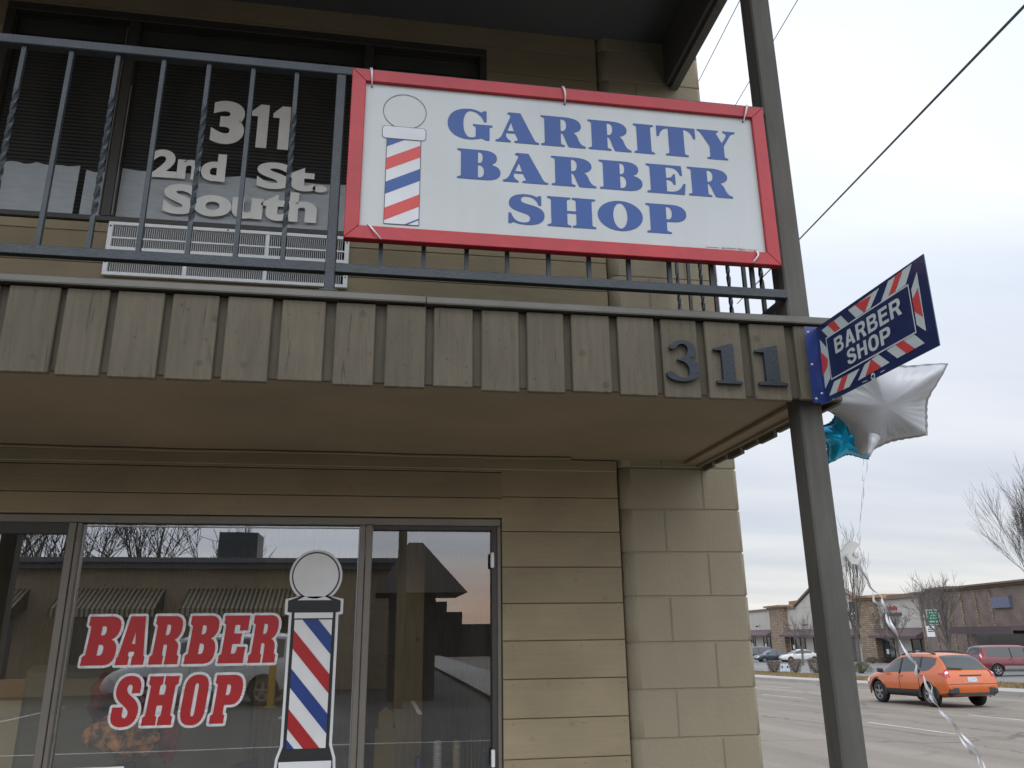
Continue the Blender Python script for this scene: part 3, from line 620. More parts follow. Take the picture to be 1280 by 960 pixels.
# ---- decals on the middle pane
DY = GY-.003
def letters_on_y(mb_list, font, ch, px0, px1, zb, zt, y, shear=0., off=0., depth=0., pymid=0, dirn=-1):
    x0, x1 = px0, px1
    P = glyph_paths(font, ch)
    xs = [q[0] for p in P for q in p]; ys = [q[1] for p in P for q in p]
    a0, a1 = min(xs), max(xs); H = zt-zb
    P2 = [[(x0+(q[0]-a0)/(a1-a0)*(x1-x0-abs(shear)*H)+shear*q[1]/100*H, zb+q[1]/100*H) for q in p] for p in P]
    vs, fs = curve_mesh(P2, off, depth)
    put(mb_list, vs, fs, (0, y, 0), EX, EZ, (0, dirn, 0))
def stroke(mb, pts, w, y, squash=.12):
    """rounded flattened rim along a closed 2D outline"""
    t = MB(); n = len(pts)
    for i in range(n):
        p, q = pts[i], pts[(i+1) % n]
        if abs(p[0]-q[0])+abs(p[1]-q[1]) < 1e-5: continue
        t.tube([(p[0], 0, p[1]), (q[0], 0, q[1])], w, 10)
        t.lathe([(w*sin(pi*k/5)+1e-5, w*cos(pi*k/5)) for k in range(6)], (p[0], 0, p[1]), (0, 1, 0), 10)
    for v in t.v: v.y = y+v.y*squash
    o = len(mb.v); mb.v += t.v; mb.f += [[i+o for i in f] for f in t.f]; mb.mi += t.mi; mb.sm += t.sm
for word, ex, zb, zt in (('BARBER', [(103, 151), (146, 188), (187, 230), (231, 274), (273, 311), (310, 350)], 1.541, 1.738), ('SHOP', [(138, 178), (178, 222), (224, 261), (262, 304)], 1.302, 1.494)):
    pyc = 800 if word == 'BARBER' else 877
    for ch, (a, b) in zip(word, ex):
        xa = on_y(a, pyc, DY).x+.005; xb = on_y(b, pyc, DY).x-.001; H = zt-zb
        P = glyph_paths(SLAB, ch); xs = [q[0] for p in P for q in p]; a0, a1 = min(xs), max(xs)
        P2 = [[(xa+(q[0]-a0)/(a1-a0)*(xb-xa-.085*H)+.085*q[1]/100*H, zb+q[1]/100*H) for q in p] for p in P]
        wh = MB(); vs, fs = curve_mesh([P2[0]]); put(wh, vs, fs, (0, DY, 0), EX, EZ, (0, -1, 0)); stroke(wh, P2[0], .0118, DY)
        wh.build('letter_outline', M['decwhite'], wf)
        rd = MB(); vs, fs = curve_mesh(P2); put(rd, vs, fs, (0, DY-.0032, 0), EX, EZ, (0, -1, 0)); rd.build('letter', M['decred'], wf)
# barber pole decal: black edge, white body, stripes
cx = -.305; 
def decal(name, polys, m, y):
    mb = MB()
    for p in polys:
        vs, fs = curve_mesh([p] if not isinstance(p[0], list) else p, 0, 0); put(mb, vs, fs, (0, y, 0), EX, EZ, (0, -1, 0))
    return mb.build(name, m, wf)
PXC = -.266; hw = .083
def rect(x0, x1, z0, z1): return [(x0, z0), (x1, z0), (x1, z1), (x0, z1)]
def prof_(o, c): return [(PXC-.05-o*.3, 1.822), (PXC-c, 1.806 if o else 1.799), (PXC-c, 1.742 if o else 1.752), (PXC-hw-.012-o, 1.738 if o else 1.748), (PXC-hw-.012-o, 1.205), (PXC-.112-o, 1.155), (PXC-.12-o, 1.02), (PXC-.12-o, .80+.02*(o == 0)),
       (PXC+.12+o, .80+.02*(o == 0)), (PXC+.12+o, 1.02), (PXC+.112+o, 1.155), (PXC+hw+.012+o, 1.205), (PXC+hw+.012+o, 1.738 if o else 1.748), (PXC+c, 1.742 if o else 1.752), (PXC+c, 1.806 if o else 1.799), (PXC+.05+o*.3, 1.822)]
decal('pole_decal_base', [prof_(.012, .126), ell(PXC, 1.907, .116, .116)], M['decwhite'], DY)
decal('pole_decal_outline', [prof_(0, .114), ell(PXC, 1.907, .105, .105)], M['decblack'], DY-.003)
wt = [ell(PXC, 1.907, .099, .099), [(PXC-.044, 1.817), (PXC-.074, 1.801), (PXC+.074, 1.801), (PXC+.044, 1.817)], rect(PXC-hw, PXC+hw, 1.724, 1.748), rect(PXC-.108, PXC+.108, .84, 1.145)]
for w__ in wt: decal('pole_decal_white', [w__], M['decwhite'], DY-.006)
zt_, zb_ = 1.718, 1.195
decal('pole_decal_field', [rect(PXC-hw+.002, PXC+hw-.002, zb_, zt_)], M['decwhite'], DY-.0062)
reds, blues = [], []
x0, x1 = PXC-hw+.002, PXC+hw-.002
# upper edges of the stripes at the left side, they fall to the right
for zl, colr in ((1.835, 'b'), (1.675, 'r'), (1.515, 'b'), (1.352, 'r'), (1.232, 'b')):
    q = clip_rect([(x0, zl), (x1, zl-.185), (x1, zl-.185-.078), (x0, zl-.078)], x0, x1, zb_, zt_)
    if len(q) > 2: (reds if colr == 'r' else blues).append(q)
for w__ in reds: decal('pole_decal_red_stripe', [w__], M['decred'], DY-.0090)
for w__ in blues: decal('pole_decal_blue_stripe', [w__], M['decblue'], DY-.0090)
decal('window_notice', [rect(-1.262, -.985, .9, 1.15)], M['decwhite'], DY)
# ---- interior room
IN = {}
mat_int = wood_mat('interior_panel', (.72, .54, .30), True, dark=.7, bump=.1, board=.4)
mb = MB(); mb.box(-2.9, 1.1, 4.2, 4.3, 0, 2.45); mb.box(-2.96, -2.9, .13, 4.3, 0, 2.45); mb.box(1.08, 1.14, .13, 4.3, 0, 2.45); mb.box(-.85, -.35, 2.6, 2.7, 0, 2.44); mb.box(.12, .27, .9, 1.05, 0, 2.43)
mb.build('interior_wall', mat_int, B)
mb = MB(); mb.box(-2.9, 1.08, .125, 4.2, -.02, .02); mb.build('interior_floor', mat('interior_floor', (.09, .07, .05), .5), B)
mb = MB(); mb.box(-2.9, 1.08, .125, 4.2, 2.44, 2.46); mb.build('interior_ceiling', mat('interior_ceiling', (.25, .24, .22), .8), B)
mb = MB(); mb.box(-2.7, .56, .11, .42, .66, .70); mb.build('window_sill', M['trim'], B)
# ---- upper windows
wu = MB()
wu.bbox(UW0, UW1, -.03, .02, UWZ1-.03, UWZ1+.02, .004); wu.bbox(UW0, UW1, -.035, .02, UWZ0-.01, UWZ0+.02, .004); wu.bbox(UW0, UW0+.04, -.03, .02, UWZ0+.02, UWZ1-.03, .004); wu.bbox(UW1-.04, UW1, -.03, .02, UWZ0+.02, UWZ1-.03, .004)
wu.bbox(-1.385, -1.335, -.028, .02, UWZ0+.021, UWZ1-.031, .004); wu.bbox(-.17, -.12, -.028, .02, UWZ0+.021, UWZ1-.031, .004)
wu.box(UW0+.04, UW1-.04, -.02, .02, 4.58, 4.60)
wup = wu.build('upper_window', M['darkframe'], B)
mb = MB(); mb.box(-1.331, -1.326, -.032, -.028, UWZ0+.03, 4.35); mb.box(-1.39, -1.386, -.034, -.02, UWZ0+.03, 4.7); mb.build('glazing_bead', M['bronze'], wup)
for a, b in ((UW0+.04, -1.385), (-1.335, -.17), (-.12, UW1-.04)):
    mb = MB(); mb.add([(a, .012, UWZ0+.02), (b, .012, UWZ0+.02), (b, .012, UWZ1-.03), (a, .012, UWZ1-.03)], [(0, 1, 2, 3)]); mb.build('pane', M['upglass'], wup)
mb = MB()
for a, b in ((UW0+.04, -1.385), (-1.335, -.17), (-.12, UW1-.04)):
    z = UWZ0+.03
    while z < UWZ1-.1:
        mb.add([(a, .045, z), (b, .045, z), (b, .055, z+.019), (a, .055, z+.019)], [(0, 1, 2, 3)]); z += .021
    mb.box(a, b, .04, .07, UWZ1-.12, UWZ1-.03)
mb.build('window_blind', M['blind'], wup)
mb = MB(); mb.box(UW0, UW1, .09, .1, UWZ0, UWZ1); mb.build('room_shade_sheet', M['black'], wup)  # matte black sheet, the shade of the unlit room put into its colour
mb = MB()
def paper(x0, x1, z0, z1, m=14):
    vs = []; fs = []
    for i in range(m+1):
        x = x0+(x1-x0)*i/m
        vs += [(x, .030+.004*sin(i*1.3), z0), (x, .030+.004*sin(i*1.3+1), z1-.012*abs(sin(i*.9)))]
    fs = [(2*i, 2*i+2, 2*i+3, 2*i+1) for i in range(m)]; mb.add(vs, fs, True)
paper(-1.333, -.20, UWZ0+.02, 3.905); paper(UW0+.05, -1.53, UWZ0+.02, 3.90); paper(-1.5, -1.39, UWZ0+.02, 3.88, 3)
mb.build('paper_screen', M['paper'], wup)
ul = MB()
def textrow(mb, txt, x0, x1, z0, z1, y, off, sp=1.0):
    vs, fs = text_mesh(txt, 1., off, 0, sp); vs = fit(vs, x1-x0, z1-z0); put(mb, vs, fs, (x0, y, z0), EX, EZ, (0, -1, 0))
YU = .009
textrow(ul, '3', -.930, -.765, 4.075, 4.335, YU, .052); 
for xa in (-.735, -.625):
    mb1 = [(0, .82), (.5, 1.0), (1., 1.), (1., 0), (.38, 0), (.38, .72), (0, .72)]
    vs, fs = curve_mesh([[(xa+p[0]*.088, 4.07+p[1]*.262) for p in mb1]]); put(ul, vs, fs, (0, YU, 0), EX, EZ, (0, -1, 0))
textrow(ul, '2nd', -1.195, -.835, 3.855, 4.015, YU, .045); textrow(ul, 'St.', -.68, -.325, 3.835, 3.99, YU, .045)
textrow(ul, 'South', -1.115, -.37, 3.655, 3.825, YU-.001, .045)
ul.build('window_lettering', mat('old_vinyl', (.88, .87, .82), .6, nscale=5), wup)
# ---- grille
gr = MB(); gx0, gx1, g0, g1 = -1.33, -.195, 3.285, 3.565
for a, b, c, d in ((gx0, gx1, g1-.018, g1), (gx0, gx1, g0, g0+.018)): gr.bbox(a, b, -.048, -.022, c, d, .002)
gr.bbox(gx0, gx0+.022, -.048, -.022, g0+.018, g1-.018, .002); gr.bbox(gx1-.022, gx1, -.048, -.022, g0+.018, g1-.018, .002)
for xx in (-.962, -.59): gr.bbox(xx-.009, xx+.009, -.047, -.022, g0+.018, g1-.018, .002)
gr.box(gx0+.022, gx1-.022, -.046, -.022, 3.418, 3.434); gr.box(gx0+.022, gx1-.022, -.044, -.03, 3.478, 3.486); gr.box(gx0+.022, gx1-.022, -.044, -.03, 3.352, 3.360)
vg = gr.build('vent_grille', M['white'], B)
mb = MB(); x = gx0+.03
while x < gx1-.03: mb.box(x, x+.0035, -.040, -.026, g0+.018, g1-.018); x += .0098
mb.build('fins', M['fins'], vg)
mb = MB(); mb.box(gx0+.02, gx1-.02, -.0255, -.0235, g0+.015, g1-.015); mb.build('backing', M['black'], vg)
for xx, zz in ((gx0+.011, 3.54), (gx0+.011, 3.35), (gx1-.011, 3.53), (gx1-.011, 3.34), (-.78, 3.556)): mb.cyl((xx, -.051, zz), (xx, -.047, zz), .004, 8)
mb.build('screw', M['black'], vg)
# ---- house numbers
for ch, a, b, lab in (('3', 833, 875, None), ('1', 893, 926, None), ('1', 945, 982, None)):
    xa = on_y(a, 450, YF-.015).x; xb = on_y(b, 450, YF-.015).x; zb = {'3': 2.463, '1': 2.46}[ch]
    P = [[(p[0]/100*.147*1.02, p[1]/100*.147) for p in q] for q in sample_path(DIG[ch])]
    w = max(p[0] for q in P for p in q); P = [[(xa+p[0]*(xb-xa)/w, zb+p[1]) for p in q] for q in P]
    vs, fs = curve_mesh(P, 0, .006); mb = MB(); put(mb, vs, fs, (0, YF-.010, 0), EX, EZ, (0, -1, 0)); mb.build('house_number', M['digit'], B)
# ================================================================== RAILINGS
YR = -1.22
def twisted(mb, x, y, z0, z1, r=.0075, tw=True):
    """square bar, the middle run twisted"""
    n = 26 if tw else 1; o = len(mb.v); s = r*1.25
    for i in range(n+1):
        z = z0+(z1-z0)*i/n
        t = min(1, max(0, (i/n-.16)/.6)) if tw else 0
        a = t*pi*4.5+pi/4
        for k in range(4): mb.v.append(Vector((x+s*1.1*cos(a+k*pi/2), y+s*1.1*sin(a+k*pi/2), z)))
    for i in range(n):
        for k in range(4):
            j = (k+1) % 4; mb.face([o+i*4+k, o+i*4+j, o+(i+1)*4+j, o+(i+1)*4+k])
    mb.face([o, o+1, o+2, o+3]); e = o+n*4; mb.face([e, e+1, e+2, e+3])
RL = thing('balcony_railing', (-2.0, YR, 2.745), 'dark iron balcony railing with twisted bars running along the front edge of the balcony', 'railing')
mb = MB(); mb.bbox(WX0, 1.455, YR-.019, YR+.019, 3.606, 3.642, .003); mb.build('top_rail', M['iron'], RL)
mb = MB(); mb.bbox(WX0, 1.462, YR-.014, YR+.014, 2.820, 2.854, .002); mb.build('bottom_rail', M['iron'], RL)
for xx in (-.192, -2.05+.12, -3.9):
    mb = MB(); mb.bbox(xx-.0165, xx+.0165, YR-.0165-.003, YR+.0165, 2.742, 3.604, .002); mb.bbox(xx-.03, xx+.03, YR-.034, YR+.03, 2.742, 2.75, .001); mb.build('newel_post', M['iron'], RL)
k = 0; x = -.351
while x > -3.8:
    if abs(x+1.93) > .05:
        mb = MB(); twisted(mb, x, YR, 2.852, 3.607, tw=(k % 2 == 0)); mb.build('baluster', M['iron'], RL)
    x -= .1525; k += 1
for k, x in enumerate([-.026, .121, .271, .415, .564, .712, .860, 1.014, 1.176, 1.336]):
    mb = MB(); twisted(mb, x, YR, 2.852, 3.607, tw=(k % 2 == 1)); mb.build('baluster', M['iron'], RL)
XR = 1.49
RS = thing('side_railing', (XR, -.6, 2.745), 'short iron railing closing the end of the balcony beside the corner post', 'railing')
mb = MB(); mb.box(XR-.019, XR+.019, -1.134, -.05, 3.606, 3.642); mb.build('top_rail', M['iron'], RS)
mb = MB(); mb.box(XR-.014, XR+.014, -1.134, -.05, 2.820, 2.854); mb.build('bottom_rail', M['iron'], RS)
for k in range(7):
    mb = MB(); twisted(mb, XR, -1.0+.145*k, 2.852, 3.607, tw=(k % 2 == 0)); mb.build('baluster', M['iron'], RS)

# ================================================================== BIG SIGN
SY = -1.262; c0, c1, s0, s1 = -.152, 1.428, 2.930, 3.610
S = thing('shop_sign', (c0+.79, SY, s0), 'white barber shop sign with blue serif lettering in a red frame tied to the railing', 'sign')
ti, si = .049, .050
def mitre(mb, x0, x1, z0, z1, w, y0, y1):
    o = [(x0, z0), (x1, z0), (x1, z1), (x0, z1)]; i_ = [(x0+w, z0+w), (x1-w, z0+w), (x1-w, z1-w), (x0+w, z1-w)]
    for k in range(4):
        j = (k+1) % 4; q = [o[k], o[j], i_[j], i_[k]]
        mb.add([(a, y0, b) for a, b in q]+[(a, y1, b) for a, b in q], [(0, 1, 2, 3), (7, 6, 5, 4), (0, 4, 5, 1), (1, 5, 6, 2), (2, 6, 7, 3), (3, 7, 4, 0)])
mb = MB(); mitre(mb, c0, c1, s0, s1, .050, SY-.014, SY+.020); fr = mb.build('frame', M['signred'], S)
bv = fr.modifiers.new('b', 'BEVEL'); bv.width = .002; bv.segments = 1; finish_mesh(fr)
mb = MB(); mb.box(c0+.045, c1-.045, SY, SY+.012, s0+.045, s1-.045); mb.build('panel', M['signwhite'], S)
LY = SY-.0015
rows = [('GARRITY', [(560, 615), (620, 673), (677, 731), (736, 788), (793, 817), (822, 869), (873, 919)], 3.364, 3.488, (560, 168), (919, 180)),
        ('BARBER', [(572, 625), (629, 684), (690, 744), (750, 802), (809, 856), (861, 914)], 3.200, 3.318, (572, 205), (914, 230)),
        ('SHOP', [(636, 680), (685, 744), (748, 803), (809, 858)], 3.034, 3.150, (636, 262), (858, 276))]
for word, ex, zb, zt, pl, prr in rows:
    for i, (ch, (a, b)) in enumerate(zip(word, ex)):
        pym = pl[1]+(prr[1]-pl[1])*i/(len(ex)-1)
        mb = MB(); letters_on_y(mb, SERIF, ch, on_y(a, pym, LY).x, on_y(b, pym, LY).x, zb+.004*i/len(ex), zt+.004*i/len(ex), LY, 0., .0018)
        mb.build('sign_letter', M['signblue'], S)
# pole picture: outlines, cap, striped column
pg = MB()
def ringpoly(mb, outer, inner, y):
    n = len(outer); mb.add([(p[0], y, p[1]) for p in outer]+[(p[0], y, p[1]) for p in inner], [(i, (i+1) % n, n+(i+1) % n, n+i) for i in range(n)])
cxp = .040
ringpoly(pg, ell(cxp, 3.452, .0775, .073, 48), ell(cxp, 3.452, .0755, .071, 48), LY-.0002)
def rrect(x0, x1, z0, z1, r, n=5):
    p = []
    for cx_, cz_, a0 in ((x1-r, z1-r, 0), (x0+r, z1-r, pi/2), (x0+r, z0+r, pi), (x1-r, z0+r, 1.5*pi)):
        for k in range(n): a = a0+pi/2*k/(n-1); p.append((cx_+r*cos(a), cz_+r*sin(a)))
    return p
pg.cur = 1; pg.add([(p[0], LY-.0005, p[1]) for p in rrect(-.036, .116, 3.338, 3.386, .012)], [tuple(range(20))]); pg.cur = 0
ringpoly(pg, rrect(-.038, .118, 3.336, 3.388, .013), rrect(-.0365, .1165, 3.3375, 3.3865, .012), LY-.0008)
px0_, px1_, pz0_, pz1_ = -.020, .100, 2.998, 3.335
pg.cur = 1; pg.add([(p[0], LY-.0002, p[1]) for p in rect(px0_, px1_, pz0_, pz1_)], [(0, 1, 2, 3)]); pg.cur = 0
ringpoly(pg, rect(px0_-.001, px1_+.001, pz0_-.001, pz1_+.001), rect(px0_+.001, px1_-.001, pz0_+.001, pz1_-.001), LY-.0011)
for zc, ci in ((3.302, 3), (3.207, 2), (3.112, 3), (3.010, 2), (2.957, 3)):
    h_ = .048 if ci != 3 or zc > 3 else .006
    q = clip_rect([(px0_, zc), (px1_, zc+.062), (px1_, zc+.062+h_), (px0_, zc+h_)], px0_, px1_, pz0_, pz1_)
    if len(q) > 2: pg.cur = ci; pg.add([(p[0], LY-.0008, p[1]) for p in q], [tuple(range(len(q)))])
q = clip_rect([(px0_, 2.998-.055), (px1_, 3.035), (px1_, 2.95), (px0_, 2.93)], px0_, px1_, pz0_, pz1_)
pg.build('barber_pole_picture', [M['line'], M['picwhite'], M['stripered'], M['signblue']], S)
mb = MB(); vs, fs = text_mesh('Jacobsen Signs', 1.); vs = fit(vs, .095, .0105); put(mb, vs, fs, (1.205, LY, 2.9865), EX, EZ, (0, -1, 0))
mb.add([(1.145, LY, 2.991), (1.195, LY, 2.991), (1.195, LY, 2.9925), (1.145, LY, 2.9925)], [(0, 1, 2, 3)]); mb.add([(1.306, LY, 2.991), (1.345, LY, 2.991), (1.345, LY, 2.9925), (1.306, LY, 2.9925)], [(0, 1, 2, 3)])
mb.build('maker_mark', M['line'], S)
def tie(pa, pb, bow, top):
    A = Vector(pa); Bp = Vector(pb); mb = MB(); pts = []
    for i in range(13):
        t = i/12; p = A.lerp(Bp, t); p.y -= .012*sin(pi*t)+.004; p.x += bow*sin(pi*t); pts.append(p)
    mb.tube(pts, .0022, 5); A2 = A+Vector((.005, 0, 0)); mb.tube([p+Vector((.005*(1-i/12), -.001, 0)) for i, p in enumerate(pts)], .002, 5)
    mb.build('cable_tie', M['string'], S)
    mb = MB(); e = Bp if top else A
    mb.tube([(e.x, SY-.0025, e.z), (e.x, SY+.001, e.z)], .0035, 8); mb.build('tie_hole', M['line'], S)
tie((-.088, SY-.014, 3.612), (-.081, SY-.004, 3.545), .001, True)
tie((.622, SY-.014, 3.613), (.633, SY-.004, 3.548), .002, True)
tie((1.358, SY-.014, 3.612), (1.345, SY-.004, 3.545), -.002, True)
tie((-.072, SY-.004, 2.988), (-.025, SY-.014, 2.928), -.006, False)
tie((1.335, SY-.004, 2.986), (1.312, SY-.014, 2.932), .008, False)

# ================================================================== BLADE SIGN
XB = 1.510
BS = thing('blade_sign', (XB, -1.31, 2.40), 'navy metal flag sign with striped red and white border, screwed to the balcony corner', 'sign')
mb = MB(); y0b, y1b, z0b, z1b = -1.318, -1.903, 2.396, 2.674
mb.add([(XB, y0b, z0b), (XB, y1b, z0b), (XB, y1b, z1b), (XB, y0b, z1b), (XB+.003, y0b, z0b), (XB+.003, y1b, z0b), (XB+.003, y1b, z1b), (XB+.003, y0b, z1b)],
       [(0, 1, 2, 3), (7, 6, 5, 4), (0, 4, 5, 1), (1, 5, 6, 2), (2, 6, 7, 3), (3, 7, 4, 0)])
mb.build('panel', M['navy'], BS)
mb = MB(); mb.box(1.462, XB+.003, YF-.0405+.006, YF-.0385+.006, z0b, z1b+.003); mb.box(XB-.0001, XB+.0032, YF-.036, YF-.0325, z0b, z1b)
mb.build('mounting_flange', M['flange'], BS)
def cpt(cx_, cy_): p = on_x(1000+cx_/4.363, 300+cy_/4.363, XB-.001); return (p.y, p.z)
def blade_polys(name, polys, m, dx):
    for p in polys:
        mb = MB(); q = [cpt(*a) for a in p]; mb.add([(XB-dx, a, b) for a, b in q], [tuple(range(len(q)))]); mb.build(name, m, BS)
blade_polys('border_band', [[(117, 492), (222, 412), (272, 462), (152, 528)], [(262, 382), (430, 262), (383, 372), (305, 425)], [(480, 225), (610, 128), (575, 245), (440, 340)],
   [(637, 172), (688, 498), (636, 462), (606, 270)], [(160, 850), (186, 772), (325, 700), (270, 800)][:4], [(315, 768), (352, 680), (425, 622), (488, 668)], [(472, 602), (615, 508), (680, 562), (530, 645)],
   [(107, 543), (148, 590), (165, 752), (138, 812)]], M['bladewhite'], .0008)
blade_polys('border_stripe', [[(150, 463), (183, 439), (228, 490), (194, 507)], [(300, 354), (388, 302), (352, 398)], [(520, 195), (560, 166), (520, 280), (483, 306)],
   [(643, 262), (672, 418), (628, 393), (612, 328)], [(200, 830), (228, 752), (262, 733), (236, 815)], [(358, 742), (388, 648), (447, 694)], [(522, 572), (562, 545), (628, 592), (583, 620)],
   [(112, 606), (152, 650), (151, 690), (125, 742)]], M['bladered'], .0016)
# keyline
ko = [cpt(*a) for a in ((143, 540), (592, 233), (637, 500), (172, 770))]; ci_ = (sum(a for a, b in ko)/4, sum(b for a, b in ko)/4)
uu = [min(a for a, b in ko), max(a for a, b in ko)]; zz = [min(b for a, b in ko), max(b for a, b in ko)]
ya, yb = (ko[0][0]+ko[3][0])/2, (ko[1][0]+ko[2][0])/2; za, zb2 = (ko[2][1]+ko[3][1])/2, (ko[0][1]+ko[1][1])/2
mb = MB(); w = .0045
O = [(ya, za), (yb, za), (yb, zb2), (ya, zb2)]; I_ = [(ya-w, za+w), (yb+w, za+w), (yb+w, zb2-w), (ya-w, zb2-w)]
mb.add([(XB-.0024, a, b) for a, b in O+I_], [(i, (i+1) % 4, 4+(i+1) % 4, 4+i) for i in range(4)])
O2 = [(ya-w, za+w), (yb+w, za+w), (yb+w, zb2-w), (ya-w, zb2-w)]
mb.build('keyline', M['bladewhite'], BS)
mb = MB(); mb.add([(XB-.0020, a, b) for a, b in I_], [(0, 1, 2, 3)]); mb.build('centre_field', M['navy'], BS)
bt = MB()
for txt, pa, pb, pc, pd in (('BARBER', (190, 568), (552, 352), (200, 620), (200, 530)), ('SHOP', (258, 632), (498, 510), (268, 682), (268, 598))):
    ya_, yb_ = cpt(*pa)[0], cpt(*pb)[0]; zc_ = cpt(*pc)[1]; zd_ = cpt(*pd)[1]
    adv = 0; paths = []
    for ch in txt:
        P_ = sample_path(SANS[ch]); paths.append([[(q[0]+adv, q[1]) for q in p] for p in P_]); adv += max(q[0] for p in P_ for q in p)+13
    kx = abs(yb_-ya_)/(adv-13); kz = (zd_-zc_)/100
    for P_ in paths:
        vs, fs = curve_mesh([[(q[0]*kx, q[1]*kz) for q in p] for p in P_]); bt = MB(); put(bt, vs, fs, (XB-.0030, ya_, zc_), (0, -1, 0), EZ, (-1, 0, 0)); bt.build('sign_letter', M['bladewhite'], BS)
mb = MB(); c_ = cpt(401, 744); mb.add([(XB-.0028, c_[0]+.0115*cos(k*pi/12), c_[1]+.0115*sin(k*pi/12)) for k in range(24)], [tuple(range(24))]); mb.build('union_badge', M['bladewhite'], BS)
for nm_, grp in (('maker_print', ((342, 776), (368, 765))), ('maker_print', ((440, 722), (463, 708))), ('maker_print', ((178, 870), (187, 865)))):
    q, q2 = cpt(*grp[0]), cpt(*grp[1]); mb = MB(); h_ = .0012
    mb.add([(XB-.0015, q[0], q[1]-h_), (XB-.0015, q2[0], q2[1]-h_), (XB-.0015, q2[0], q2[1]+h_), (XB-.0015, q[0], q[1]+h_)], [(0, 1, 2, 3)]); mb.build(nm_, M['bladewhite'], BS)
mb = MB(); mb.add([(XB-.0034, c_[0]+.0075*cos(k*pi/8), c_[1]+.0045*sin(k*pi/8)) for k in range(16)], [tuple(range(16))]); mb.build('badge_centre', M['flange'], BS)
for xx, zz_ in ((1.475, 2.655), (1.475, 2.535), (1.475, 2.41), (1.498, 2.43)):
    mb = MB(); mb.lathe([(.0, -.004), (.004, -.003), (.0055, 0)], (xx, YF-.035, zz_), (0, 1, 0), 10); mb.build('screw', M['alu'], BS)

# ================================================================== BALLOONS
def star_balloon(name, c, R, rot, m, tiltn, label, neck=True, puff=.085, seed=1, tips=(1, 1, 1, 1, 1)):
    rnd = random.Random(seed)
    T = thing(name, c, label, 'balloon', 'foil balloons tied behind the flag sign')
    nrm_ = Vector(tiltn).normalized(); u = EZ.cross(nrm_).normalized(); v = nrm_.cross(u)
    def outline(t):
        k = 5*(t-rot)/(2*pi); f = abs((k % 1)-.5)*2   # 1 at tip
        i = int(math.floor(k+.5)) % 5; ff = f**2.1; base_ = .57*R
        return base_+(R*tips[i]-base_)*ff
    NT, NR = 120, 18; mb = MB(); c = Vector(c)
    ph = [rnd.random()*6 for _ in range(8)]
    for side in (1, -1):
        o = len(mb.v)
        for i in range(NR+1):
            r = i/NR
            for j in range(NT):
                t = 2*pi*j/NT; rr = outline(t)*r
                h = puff*(1-r**2.2)**.62*side
                cr = .007*r**4*(1-r**8)*sin(j*.9+ph[0]+2*sin(r*5+ph[1]))*(.5+.5*sin(t*3+ph[2]))+.006*r*r*(1-r*r)*sin(t*4+ph[3]+r*6)+.003*r**3*sin(j*2.1+ph[4])
                p = c+u*rr*cos(t)+v*rr*sin(t)+nrm_*(h+cr*side)
                mb.v.append(p)
        for i in range(NR):
            for j in range(NT):
                k = (j+1) % NT; mb.face([o+i*NT+j, o+i*NT+k, o+(i+1)*NT+k, o+(i+1)*NT+j], True)
    # crimped seam
    mb.build('foil_skin', m, T)
    mb = MB(); o = 0
    for j in range(NT):
        t = 2*pi*j/NT; a = outline(t)*.995; b_ = outline(t)+.008+.0015*sin(j*2.1)
        mb.v += [c+u*a*cos(t)+v*a*sin(t), c+u*b_*cos(t)+v*b_*sin(t)+nrm_*.002*sin(j*1.7)]
    for j in range(NT): k = (j+1) % NT; mb.face([2*j, 2*k, 2*k+1, 2*j+1], True)
    mb.build('seam', m, T)
    return T, u, v
pc = on_y(1103, 503, -.98)
view = (CAMP-pc).normalized()
T1, u1, v1 = star_balloon('star_balloon', pc, .27, radians(27), M['foil'], view+Vector((.10, .0, -.12)), 'silver white star foil balloon with a wrinkled skin under the flag sign', seed=2, tips=(1.0, .85, .98, .84, .74), puff=.10)
nk = on_y(1086, 566, -.98)
mb = MB(); a_ = on_y(1093, 545, -.98); mb.tube([a_, a_.lerp(nk, .5), nk, nk+(nk-a_)*.2], [.024, .017, .011, .009], 10); mb.build('neck', M['foil'], T1)
pb_ = on_y(1056, 545, -.80)
T2, u2, v2 = star_balloon('star_balloon', pb_, .13, radians(20), M['foilblue'], (CAMP-pb_).normalized()+Vector((.1, 0, -.2)), 'shiny blue foil balloon mostly hidden behind the silver one and the post', seed=5)
nb = on_y(1079, 571, -.80)
mb = MB(); a_ = on_y(1066, 545, -.80); mb.tube([a_, on_y(1076, 550, -.8), on_y(1079, 560, -.8), nb], [.022, .024, .019, .013], 10); mb.build('neck', M['foilblue'], T2)

# ribbons
RB = thing('ribbon', on_y(1230, 965, -1.0), 'white curling balloon ribbon drifting down past the post in front of the road', 'ribbon')
def wig(pxs, y, amp, n=8, seed=0, tw=5):
    rnd = random.Random(seed); out = []
    P = [on_y(a, b, y) for a, b in pxs]
    P = [P[0]*2-P[1]]+P+[P[-1]*2-P[-2]]
    for i in range(1, len(P)-2):
        for k in range(n):
            t = k/n; p0, p1, p2, p3 = P[i-1], P[i], P[i+1], P[i+2]
            q = .5*((2*p1)+(p2-p0)*t+(2*p0-5*p1+4*p2-p3)*t*t+(3*p1-p0-3*p2+p3)*t**3)
            s = (i+t)*tw; out.append(q+Vector((amp*sin(s), amp*cos(s*1.2), amp*.4*cos(s))))
    return out
def rib(mb, pts, w, tw=1.2, ph=0):
    o = len(mb.v)
    for i, p in enumerate(pts):
        a = i*.22*tw+ph; d = (pts[min(i+1, len(pts)-1)]-pts[max(0, i-1)]).normalized()
        s = d.cross(Vector((0, -1, .0))).normalized(); q = d.cross(s); sd = (s*cos(a)+q*sin(a))*w/2
        mb.v += [p-sd, p+sd]
    for i in range(len(pts)-1): mb.face([o+2*i, o+2*i+1, o+2*i+3, o+2*i+2], True)
mb = MB()
